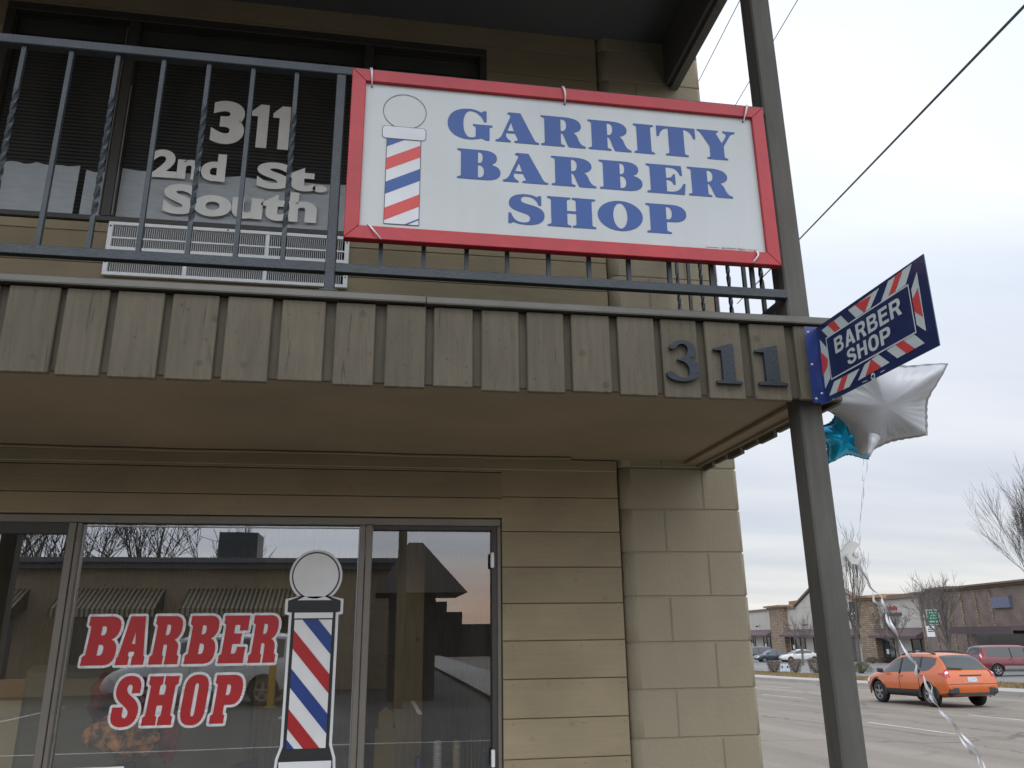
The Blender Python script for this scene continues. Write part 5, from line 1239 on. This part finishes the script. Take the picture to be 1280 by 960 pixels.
for zf, ww in ((.76, .14), (.60, .2), (.44, .22)): o = cw-sd_*ww+vd*.014; o.z = zw0+(zw1-zw0)*zf; mb.obox(o, sd_*2*ww, vd*.004, (0, 0, .07))
mb.build('lower_legend', M['line'], GS)
# far directory sign on the tree side
bp2 = ground_at(1066, 838); base = Vector((bp2.x, bp2.y, gz(bp2.y))); vd = (Vector((CAMP.x, CAMP.y, 0))-Vector((base.x, base.y, 0))).normalized(); sd_ = EZ.cross(vd)
DS = thing('directory_sign', base, 'tall dark sign on a pole behind the bare upright tree with small white symbols', 'sign')
z1_ = ppz(1068, 752).z; z0_ = ppz(1068, 785).z; cq = Vector((ppz(1068, 768).x, ppz(1068, 768).y, 0))
mb = MB(); pole(mb, cq+Vector((0, 0, base.z)), z0_-base.z+.1, .06); mb.build('pole', M['cladding'], DS)
pan('panel', cq, .33, z0_, z1_, M['cladding'], DS)
mb = MB()
for fx, fz, w_, h_ in ((-.22, .50, .12, .1), (.0, .52, .05, .1), (.08, .50, .1, .12), (-.2, .36, .1, .05), (-.12, .10, .2, .08), (-.1, .02, .26, .05), (-.14, .22, .16, .06), (-.1, .68, .05, .05)):
    o = cq+sd_*fx+vd*.014; o.z = z0_+(z1_-z0_)*fz; mb.obox(o, sd_*w_, vd*.005, (0, 0, h_*1.4))
mb.build('symbols', M['bladewhite'], DS)
base = ground_at(982, 842); base.z = gz(base.y)+.1; vd = (Vector((CAMP.x, CAMP.y, 0))-Vector((base.x, base.y, 0))).normalized(); sd_ = EZ.cross(vd)
YS = thing('yard_sign', base, 'small white and blue yard sign standing between two clipped shrubs', 'sign')
cq = Vector((base.x, base.y, 0)); pan('panel', cq, .36, base.z+.08, base.z+.55, mat('yard_sign_face', (.62, .68, .72), .5), YS)
mb = MB()
for fx in (-.24, .14): o = cq+sd_*fx+vd*.014; o.z = base.z+.28; mb.obox(o, sd_*.1, vd*.004, (0, 0, .16))
mb.build('legend', M['line'], YS)
mb = MB(); 
for fx in (-.25, .25): o = cq+sd_*fx-vd*.01; o.z = base.z-.05; mb.obox(o, sd_*.015, vd*.008, (0, 0, .5))
mb.build('wire_leg', M['alu'], YS)

# ================================================================== SHRUBS
def shrub(px, py, w, h, m, label, shape='urn', n=2600, seed=0, group='clipped shrubs along the far kerb', cat='shrub'):
    rnd = random.Random(seed); g = ground_at(px, py); c = Vector((g.x, g.y, gz(g.y)+.1)); T = thing('shrub', c, label, cat, group)
    mb = MB()
    for k in range(n):
        a = rnd.random()*2*pi; u_ = rnd.random()
        if shape == 'urn': t = rnd.random()**.7; R0 = w/2*(.55+.45*t**.6)*(1 if t < .9 else 1-(t-.9)*3); z = h*t
        else: t = rnd.random(); R0 = w/2*sqrt(max(0, 1-t*t)); z = h*t
        R0 *= 1+.08*sin(3*a+seed)+.05*sin(7*a+z*9)
        r = R0*(rnd.random()**.28); p = c+Vector((r*cos(a), r*sin(a), z)); s_ = rnd.uniform(.02, .05)
        d = Vector((rnd.gauss(0, 1), rnd.gauss(0, 1), rnd.gauss(0, 1.2))).normalized(); e = d.orthogonal().normalized()*s_*.5
        mb.add([p-e, p+e, p+d*s_*1.6], [(0, 1, 2)])
    mb.build('foliage', m, T)
    mb = MB()
    for k in range(14):
        a = k*2*pi/14; mb.tube([c+Vector((.04*cos(a), .04*sin(a), -.1)), c+Vector((w*.3*cos(a), w*.3*sin(a), h*.6)), c+Vector((w*.42*cos(a), w*.42*sin(a), h*.95))], [.02, .012, .004], 4)
    mb.build('stem', M['bark'], T)
tw_ = mat('shrub_twigs', (.155, .12, .085), .9, col2=(.09, .068, .05), nscale=3); gy_ = mat('shrub_green', (.13, .13, .05), .9, col2=(.07, .075, .03), nscale=3)
sp = [(968.5, 843, 1.05, .85, tw_, 'round brown twiggy shrub at the kerb, left of the yard sign', 'urn'), (995, 843, 1.05, .95, tw_, 'round brown twiggy shrub right of the yard sign', 'urn'), (1021, 844, 1.2, 1.0, tw_, 'brown twiggy shrub half hidden by the corner post', 'urn'),
      (1078, 842, 1.5, .65, gy_, 'low olive green shrub between the post and the orange car', 'dome'), (1091, 829.5, 1.6, .55, tw_, 'low brown mound shrub by the shop door, left one', 'dome'), (1108, 829, 1.5, .55, tw_, 'low brown mound shrub by the shop door, right one', 'dome')]
for i, (a, b, w_, h_, m_, l_, s_) in enumerate(sp): shrub(a, b, w_, h_, m_, l_, s_, seed=i+1)

# ================================================================== BARE TREES
def bare_tree(name, base, H, spread, seed, label, m, levels=5, up=.55, trunk_h=.22, r0=None, nb=(3, 4), group=None, cat='tree', twig=1.0):
    rnd = random.Random(seed); T = thing(name, base, label, cat, group); tr, cr = MB(), MB(); r0 = r0 or H*.017
    def grow(p, d, L_, r, lv):
        n = 3; pts = [p]; rs = [r]; q = p; dd = d
        for k in range(n):
            dd = (dd+Vector((rnd.gauss(0, .10), rnd.gauss(0, .10), rnd.gauss(0, .05)+up*.07))).normalized(); q = q+dd*L_/n; pts.append(q); rs.append(r*(1-.38*(k+1)/n))
        (tr if lv >= levels-1 else cr).tube(pts, rs, 6 if lv >= levels-1 else 3, caps=False)
        if lv == 0: return
        kk = rnd.randint(*nb)
        for k in range(kk):
            t = rnd.uniform(.35, 1.0) if k else 1.0; f = t*n; i = min(int(f), n-1); s = pts[i].lerp(pts[i+1], f-i)
            ang = rnd.uniform(.25, .75)*spread if k else rnd.uniform(.0, .3)*spread; az = rnd.random()*2*pi
            o = dd.orthogonal().normalized(); o2 = dd.cross(o); nd = (dd*cos(ang)+(o*cos(az)+o2*sin(az))*sin(ang)); nd.z += up*.25; nd.normalize()
            grow(s, nd, L_*rnd.uniform(.60, .82), max(r*.62*(1-.3*t)*rnd.uniform(.8, 1), .006*twig), lv-1)
    base = Vector(base)
    pts = [base-Vector((0, 0, .2)), base+Vector((rnd.gauss(0, .02)*H, rnd.gauss(0, .02)*H, trunk_h*H))]
    tr.tube([pts[0], pts[0].lerp(pts[1], .5), pts[1]], [r0*1.25, r0, r0*.9], 8, caps=False)
    for k in range(nb[1]+1):
        az = 2*pi*k/(nb[1]+1)+rnd.random(); an = rnd.uniform(.15, .5)*spread
        grow(pts[1]-Vector((0, 0, rnd.uniform(0, .08)*H)), Vector((cos(az)*sin(an), sin(az)*sin(an), cos(an))), H*.26*rnd.uniform(.85, 1.1), r0*.6, levels-1)
    tr.build('trunk', m, T); cr.build('crown', m, T); return T
def gp_(px, py): g = ground_at(px, py); return (g.x, g.y, gz(g.y)+.1)
bare_tree('bare_tree', gp_(1076, 842), 10.5, .55, 21, 'narrow upright bare tree right beside the corner post', M['bark'], levels=5, up=1.3, group=None, twig=1.4, r0=.11)
bare_tree('bare_tree', gp_(1192, 838), 8.6, 1.15, 5, 'spreading bare tree in front of the dark brick store', M['bark2'], levels=5, up=.5, twig=1.9)
bare_tree('bare_tree', gp_(1362, 851), 14.0, .46, 12, 'tall bare tree reaching in from the right edge', M['bark'], levels=6, up=.6, twig=1.0, r0=.13, trunk_h=.12)
bare_tree('bare_tree', gp_(1004, 832), 6.2, .9, 31, 'small bare tree in front of the pale gable, partly behind the post', M['bark2'], levels=4, up=.6, twig=2)
bare_tree('bare_tree', gp_(1128, 836), 6.0, 1.1, 44, 'low bare tree in front of the stucco shop wall', M['bark2'], levels=5, up=.4, twig=1.9)

# ================================================================== BEHIND THE CAMERA (seen reflected in the shop window)
OB = thing('opposite_building', (-8, -24, 0), 'tan one-storey building with striped awnings reflected in the shop window', 'building')
tanm = mat('tan_stucco', (.40, .31, .20), .9, nscale=.6, bump=.2)
mb = MB(); mb.box(-26, 1.2, -34, -24, 0, 3.75); mb.build('wall', tanm, OB)
mb = MB(); mb.box(-26.3, 1.5, -34.2, -23.7, 3.751, 3.93); mb.box(-26.5, 1.7, -34.4, -23.5, 3.931, 4.08); mb.build('cornice', mat('cornice_grey', (.16, .18, .20), .6), OB)
st = bpy.data.materials.new('striped_canvas'); st.use_nodes = True
nt = st.node_tree; w_ = nt.nodes.new('ShaderNodeTexWave'); w_.inputs['Scale'].default_value = 2.2; tc = nt.nodes.new('ShaderNodeTexCoord'); rp = nt.nodes.new('ShaderNodeValToRGB'); rp.color_ramp.interpolation = 'CONSTANT'
rp.color_ramp.elements[0].color = (.05, .06, .06, 1); rp.color_ramp.elements[1].color = (.38, .31, .19, 1); rp.color_ramp.elements[1].position = .45
nt.links.new(tc.outputs['Object'], w_.inputs['Vector']); nt.links.new(w_.outputs['Fac'], rp.inputs[0]); nt.links.new(rp.outputs[0], nt.nodes['Principled BSDF'].inputs['Base Color'])
for x0_, x1_ in ((-15, -10.6), (-9.6, -6.6), (-5.9, -2.4)):
    mb = MB(); mb.add([(x0_, -24.0, 3.15), (x1_, -24.0, 3.15), (x1_, -22.9, 2.5), (x0_, -22.9, 2.5), (x1_, -22.9, 2.25), (x0_, -22.9, 2.25), (x0_, -24, 2.5), (x1_, -24, 2.5)], [(0, 1, 2, 3), (3, 2, 4, 5), (0, 3, 6), (1, 7, 2)]); mb.build('awning', st, OB)
    mb = MB(); mb.box(x0_+.3, x1_-.3, -24.0, -23.96, .5, 2.3); mb.build('window', M['storeglass'], OB)
mb = MB(); mb.box(-5.4, -4.1, -27, -25.5, 4.0, 5.1); mb.build('rooftop_unit', mat('rooftop_unit_metal', (.05, .07, .08), .5), OB)
HB = thing('gabled_kiosk', (1.9, -20, 0), 'small dark building with a steep hipped roof reflected in the narrow side window', 'building')
mb = MB(); mb.box(.4, 1.6, -21, -18.6, 0, 2.7); mb.build('wall', mat('kiosk_wall', (.06, .045, .035), .8), HB)
mb = MB(); mb.add([(.0, -21.6, 2.7), (2.4, -21.6, 2.7), (2.4, -18, 2.7), (.0, -18, 2.7), (.9, -20, 4.2), (1.3, -20, 4.2)], [(0, 1, 2, 3), (3, 2, 5, 4), (2, 1, 5), (1, 0, 4, 5), (0, 3, 4)]); mb.build('roof', mat('kiosk_roof', (.075, .06, .05), .8), HB)
UP = MB(); UP.cyl((.62, -16.5, 0), (.62, -16.5, 9), .11, 10); UP.box(-.5, 1.7, -16.55, -16.45, 8.2, 8.32); up_ = UP.build('utility_pole', M['bark'], None); tag(up_, 'dark wooden utility pole across the parking lot, seen only in reflection', 'pole')
make_car('suv_car', VAN, (.62, .63, .64), 'silver white van parked across the lot, seen reflected behind the red window lettering', 'car', .345, (.95, 3.85), [(.12, .33, 6.3, 'rear_window'), (3.0, 3.95, 6.2, 'windscreen')], [(.5, 3.7, lambda x: 5.12, lambda x: 5.9)], (-4.15, -19.2, .0), pi, pillars=(1.9, 2.75))
BO = thing('bollard', (-2.4, -17.7, 0), 'yellow steel bollard in the lot, seen reflected beside the barber pole decal', 'bollard')
mb = MB(); mb.lathe([(.085, 0), (.085, 1.15), (.06, 1.22), (0, 1.24)], (-2.4, -17.7, 0), n=16); mb.build('pipe', mat('bollard_yellow', (.50, .28, .02), .5), BO)
mb = MB(); mb.box(-2.52, -2.28, -17.82, -17.58, 0, .03); mb.build('foot', M['concrete'], BO)
for i, (x_, y_, h_) in enumerate(((-14.5, -40, 10.5), (-11.2, -41, 11), (-8.0, -40, 9.5), (-17.5, -42, 12))):
    bare_tree('bare_tree', (x_, y_, 0), h_, 1.0, 60+i, ['bare tree left of the others in the window reflection', 'widest bare tree in the window reflection', 'bare tree beside the rooftop unit in the window reflection', 'bare tree at the far left of the window reflection'][i], M['bark'], levels=4, up=.4, twig=3.0, group='bare trees behind the opposite building')

FB = thing('far_warehouse', (8, -62, 0), 'dark distant warehouse row on the horizon, seen only in the side window reflection', 'building')
mb = MB(); rnd = random.Random(9); x_ = 1.5
while x_ < 30:
    w__ = rnd.uniform(1.2, 4); mb.box(x_, x_+w__-.01, -64, -62, 0, rnd.uniform(2.2, 4.4)); x_ += w__
mb.build('wall', mat('warehouse_dark', (.035, .035, .04), .9), FB)
# ================================================================== INSIDE THE SHOP
def chair(x, y, rot, label):
    T = thing('armchair', (0, 0, .02), label, 'chair', 'waiting chairs inside the window')
    mb = MB(); mb.bbox(-.25, .25, -.25, .25, .40, .50, .02); mb.build('seat', mat('vinyl_seat', (.08, .07, .05), .5), T)
    mb = MB(); mb.bbox(-.24, .24, .22, .29, .52, .95, .02); mb.build('backrest', mat('vinyl_back', (.20, .17, .10), .5), T)
    for sd in (-1, 1):
        mb = MB(); mb.tube([(sd*.29, -.24, 0), (sd*.29, -.27, .62), (sd*.29, -.22, .68), (sd*.29, .20, .66), (sd*.29, .27, .60), (sd*.29, .30, 0)], .014, 8); mb.build('arm_frame', M['darkframe'], T)
    T.location = (x, y, .02); T.rotation_euler = (0, 0, rot); T.scale = (1, 1, 1.62); return T
chair(-1.40, .50, .1, 'black framed armchair behind the left mullion'); chair(-.86, .52, -.1, 'black framed waiting chair under the red window lettering')
# patterned cushion / coat bundle on the chair
cb = thing('coat', (-.82, .55, .55), 'dark red and orange patterned coat heaped on the chair behind the window', 'coat')
mb = MB(); rnd = random.Random(4)
def blob(mb, c, rx, ry, rz, seed, n=20, m_=12):
    o = len(mb.v); r_ = random.Random(seed); ph = [r_.random()*6 for _ in range(4)]
    for i in range(m_+1):
        v = pi*i/m_
        for j in range(n):
            u_ = 2*pi*j/n; k = 1+.12*sin(3*u_+ph[0]+v*2)+.08*sin(5*u_+ph[1]-v*3)+.07*sin(7*v+ph[2]+u_)
            mb.v.append(Vector(c)+Vector((rx*sin(v)*cos(u_)*k, ry*sin(v)*sin(u_)*k, rz*cos(v)*k)))
    for i in range(m_):
        for j in range(n): k = (j+1) % n; mb.face([o+i*n+j, o+i*n+k, o+(i+1)*n+k, o+(i+1)*n+j], True)
ca_ = on_y(158, 918, .27); cb_ = on_y(165, 888, .36); cc_ = on_y(212, 905, .30); cd_ = on_y(128, 872, .33)
blob(mb, ca_, .16, .10, .085, 3); mb.build('lining', mat('floral_lining', (.85, .36, .12), .8, col2=(.10, .06, .03), nscale=18, contrast=(.42, .58)), cb)
mb = MB(); blob(mb, cb_, .17, .08, .09, 8); blob(mb, cc_, .045, .06, .14, 9); blob(mb, cd_, .05, .06, .09, 10); mb.build('shell', mat('coat_red', (.50, .06, .04), .8, col2=(.04, .01, .01), nscale=6), cb)
pa_, pb2_, pt_ = on_y(56, 900, .95), on_y(243, 900, .95), on_y(150, 846, .95)
PT = thing('partition', (pa_.x, .95, 0), 'low tan panelled partition with a dark orange rail standing inside the middle window', 'partition')
mb = MB(); mb.box(pa_.x-.35, pb2_.x, 0.95, 1.02, .02, pt_.z-.10); mb.build('panel', mat('partition_tan', (.78, .62, .36), .6), PT)
mb = MB(); mb.box(pa_.x-.37, pb2_.x+.02, 0.935, 1.03, pt_.z-.099, pt_.z); mb.build('rail', mat('partition_rail', (.42, .22, .07), .5), PT)
# bottles and tools on the sill
def bottle(x, y, h, r, m1, m2, label):
    T = thing('bottle', (x, y, .70), label, 'bottle', 'bottles on the window shelf')
    mb = MB(); mb.lathe([(0, 0), (r, 0), (r, h*.52), (r*.45, h*.66), (r*.4, h*.72), (0, h*.72)], (x, y, .70), n=16); mb.build('bottle_body', m1, T)
    mb = MB(); mb.lathe([(r*.5, h*.7), (r*.62, h*.72), (r*.62, h*.98), (r*.4, h), (0, h)], (x, y, .70), n=14); mb.build('cap', m2, T)
gg = mat('bottle_green_glass', (.05, .10, .09), .15, coat=.4); cw_ = mat('cap_white', (.6, .62, .6), .4, col2=(.35, .38, .38), nscale=60, mapsc=(.3, .3, 3)); cy_ = mat('cap_cream', (.5, .42, .25), .4, col2=(.3, .25, .15), nscale=60, mapsc=(.3, .3, 3))
bx = {}
for px_, pyt, m2_, l_ in ((547, 925, cw_, 'green glass bottle with a white wrapped cap on the window shelf'), (571, 925, cy_, 'green glass bottle with a cream wrapped cap on the window shelf')):
    p = on_y(px_, pyt, .26); bottle(p.x, .26, p.z-.70, .032, gg, m2_, l_)
p = on_y(523, 945, .26); bottle(p.x, .26, p.z-.70, .026, mat('purple_bottle', (.06, .03, .16), .3), mat('purple_cap', (.07, .05, .22), .4), 'thin purple bottle, leftmost on the window shelf')
p = on_y(606, 940, .2); bottle(p.x, .2, p.z-.70, .03, mat('yellow_can', (.5, .33, .03), .4), mat('dark_cap', (.02, .02, .03), .5), 'yellow can with a dark cap beside the window frame')
tag_ = thing('comb_jar', (0, .3, .7), 'glass jar of shiny combs and scissors on the window shelf', 'jar'); pz = on_y(590, 930, .3); tag_.location = (pz.x, .3, .70)
mb = MB(); mb.lathe([(.0, 0), (.04, 0), (.042, .16), (.038, .16)], (pz.x, .3, .70), n=16); mb.build('jar_body', gg, tag_)
mb = MB()
for k in range(5): mb.tube([(pz.x-.02+.01*k, .3, .75), (pz.x-.045+.022*k, .3+.01*k, pz.z+.03*(k % 3))], .003, 5)
mb.build('comb', M['alu'], tag_)
pt = on_y(482, 905, .5); mb = MB(); mb.poly([(pt.x-.035, .5, pt.z-.06), (pt.x+.035, .5, pt.z-.06), (pt.x+.035, .5, pt.z+.05), (pt.x, .5, pt.z+.08), (pt.x-.035, .5, pt.z+.05)], (0, .004, 0)); mb.box(pt.x-.05, pt.x+.05, .505, .7, .7, pt.z-.02)
o_ = mb.build('price_tag', mat('tag_ochre', (.38, .25, .06), .7), None); tag(o_, 'ochre arrow-topped tag on a box at the left of the narrow window', 'tag')
pf = on_y(478, 790, 2.55); PF = thing('picture_frame', (pf.x, 2.55, pf.z), 'dark framed picture hanging on the wall inside the narrow window', 'picture')
mb = MB(); mb.box(pf.x-.22, pf.x+.22, 2.555, 2.58, pf.z-.2, pf.z+.2); mb.build('frame', M['darkframe'], PF)
mb = MB(); mb.box(pf.x-.18, pf.x+.18, 2.548, 2.554, pf.z-.16, pf.z+.16); mb.build('print', mat('print', (.12, .10, .08), .6, nscale=9), PF)
pk = on_y(48, 872, 1.6); SH = thing('counter', (pk.x, 1.7, 0), 'dark counter with a pale box in the left of the shop interior', 'counter')
mb = MB(); mb.box(-2.85, pk.x+.35, 1.5, 2.0, .02, pk.z-.12); mb.build('cabinet', mat('dark_cabinet', (.05, .04, .03), .5), SH); mb = MB(); mb.box(-2.85, pk.x+.4, 1.45, 2.05, pk.z-.119, pk.z-.08); mb.build('countertop', M['trim'], SH)
mb = MB(); mb.box(pk.x-.06, pk.x+.08, 1.55, 1.7, pk.z-.079, pk.z+.1); o_ = mb.build('cardboard_box', mat('cardboard', (.4, .32, .22), .8), None); tag(o_, 'small pale box standing on the dark counter', 'box')

# ================================================================== SKY AND SUN
W_ = bpy.data.worlds.new('World'); sc.world = W_; W_.use_nodes = True; nt = W_.node_tree; N = nt.nodes; L = nt.links; N.clear()
out = N.new('ShaderNodeOutputWorld'); bg1 = N.new('ShaderNodeBackground'); bg2 = N.new('ShaderNodeBackground'); mx = N.new('ShaderNodeMixShader')
sky = N.new('ShaderNodeTexSky'); sky.sky_type = 'NISHITA'; sky.sun_disc = False
SUN_EL, SUN_AZ = radians(56), radians(195)   # azimuth from +Y clockwise
sky.sun_elevation = SUN_EL; sky.sun_rotation = SUN_AZ
L.new(sky.outputs[0], bg1.inputs[0]); bg1.inputs[1].default_value = .08
tc = N.new('ShaderNodeTexCoord'); sp = N.new('ShaderNodeSeparateXYZ'); L.new(tc.outputs['Generated'], sp.inputs[0])
# cloud deck coordinates: project the direction on a flat layer
zc = N.new('ShaderNodeMath'); zc.operation = 'MAXIMUM'; L.new(sp.outputs['Z'], zc.inputs[0]); zc.inputs[1].default_value = 0.0
za = N.new('ShaderNodeMath'); za.operation = 'ADD'; L.new(zc.outputs[0], za.inputs[0]); za.inputs[1].default_value = .10
dv = N.new('ShaderNodeVectorMath'); dv.operation = 'DIVIDE'; cmb = N.new('ShaderNodeCombineXYZ')
for i in range(3): L.new(za.outputs[0], cmb.inputs[i])
L.new(tc.outputs['Generated'], dv.inputs[0]); L.new(cmb.outputs[0], dv.inputs[1])
mp = N.new('ShaderNodeMapping'); mp.inputs['Rotation'].default_value = (0, 0, radians(-38)); mp.inputs['Scale'].default_value = (.30, .85, 0); L.new(dv.outputs[0], mp.inputs[0])
nz = N.new('ShaderNodeTexNoise'); nz.inputs['Scale'].default_value = 1.25; nz.inputs['Detail'].default_value = 6; nz.inputs['Roughness'].default_value = .52; nz.inputs['Distortion'].default_value = .25
L.new(mp.outputs[0], nz.inputs['Vector'])
grad = N.new('ShaderNodeValToRGB'); L.new(sp.outputs['Z'], grad.inputs[0]); e = grad.color_ramp.elements
e[0].position = 0.0; e[0].color = (.70, .69, .66, 1); e[1].position = 1.0; e[1].color = (.84, .90, .98, 1)
for p_, c_ in ((.06, (.66, .665, .66)), (.12, (.585, .61, .66)), (.25, (.66, .69, .75)), (.42, (.77, .81, .87)), (.6, (.86, .90, .97))):
    q = e.new(p_); q.color = (*c_, 1)
cr = N.new('ShaderNodeValToRGB'); L.new(nz.outputs['Fac'], cr.inputs[0]); f = cr.color_ramp.elements
f[0].position = .34; f[0].color = (.86, .90, .96, 1); f[1].position = .64; f[1].color = (1.10, 1.09, 1.07, 1)
mul = N.new('ShaderNodeMixRGB'); mul.blend_type = 'MULTIPLY'; mul.inputs[0].default_value = 1; L.new(grad.outputs[0], mul.inputs[1]); L.new(cr.outputs[0], mul.inputs[2])
# warm break in the cloud low in the south (behind the camera)
dt = N.new('ShaderNodeVectorMath'); dt.operation = 'DOT_PRODUCT'; L.new(tc.outputs['Generated'], dt.inputs[0]); dt.inputs[1].default_value = Vector((.35, -1, .07)).normalized()
mr = N.new('ShaderNodeMapRange'); mr.inputs[1].default_value = .93; mr.inputs[2].default_value = 1.0; L.new(dt.outputs['Value'], mr.inputs[0])
zr = N.new('ShaderNodeMapRange'); zr.inputs[1].default_value = .105; zr.inputs[2].default_value = .03; L.new(sp.outputs['Z'], zr.inputs[0])
mm = N.new('ShaderNodeMath'); mm.operation = 'MULTIPLY'; L.new(mr.outputs[0], mm.inputs[0]); L.new(zr.outputs[0], mm.inputs[1])
wm = N.new('ShaderNodeMixRGB'); L.new(mm.outputs[0], wm.inputs[0]); L.new(mul.outputs[0], wm.inputs[1]); wm.inputs[2].default_value = (.72, .42, .26, 1)
# brighter cloud in front of the building
sy = N.new('ShaderNodeMapRange'); sy.interpolation_type = 'SMOOTHSTEP'; sy.inputs[1].default_value = .15; sy.inputs[2].default_value = -.75; sy.inputs[3].default_value = 1.0; sy.inputs[4].default_value = 2.0
L.new(sp.outputs['Y'], sy.inputs[0]); sv = N.new('ShaderNodeVectorMath'); sv.operation = 'SCALE'; L.new(wm.outputs[0], sv.inputs[0]); L.new(sy.outputs[0], sv.inputs['Scale'])
L.new(sv.outputs[0], bg2.inputs[0]); bg2.inputs[1].default_value = 1.25
mx.inputs[0].default_value = .93; L.new(bg1.outputs[0], mx.inputs[1]); L.new(bg2.outputs[0], mx.inputs[2]); L.new(mx.outputs[0], out.inputs[0])
sl = bpy.data.lights.new('sun', 'SUN'); sl.energy = .6; sl.angle = radians(20); sl.color = (1, .96, .90); so = bpy.data.objects.new('sun', sl); COL.objects.link(so)
dirv = Vector((sin(SUN_AZ)*cos(SUN_EL), cos(SUN_AZ)*cos(SUN_EL), sin(SUN_EL)))
so.rotation_euler = dirv.to_track_quat('Z', 'Y').to_euler(); so.location = (0, -10, 12)
sc.view_settings.view_transform = 'Standard'; sc.view_settings.look = 'None'; sc.view_settings.exposure = 0; sc.view_settings.gamma = 1
sc.cycles.max_bounces = 8; sc.cycles.transparent_max_bounces = 12; sc.cycles.caustics_reflective = False; sc.cycles.caustics_refractive = False
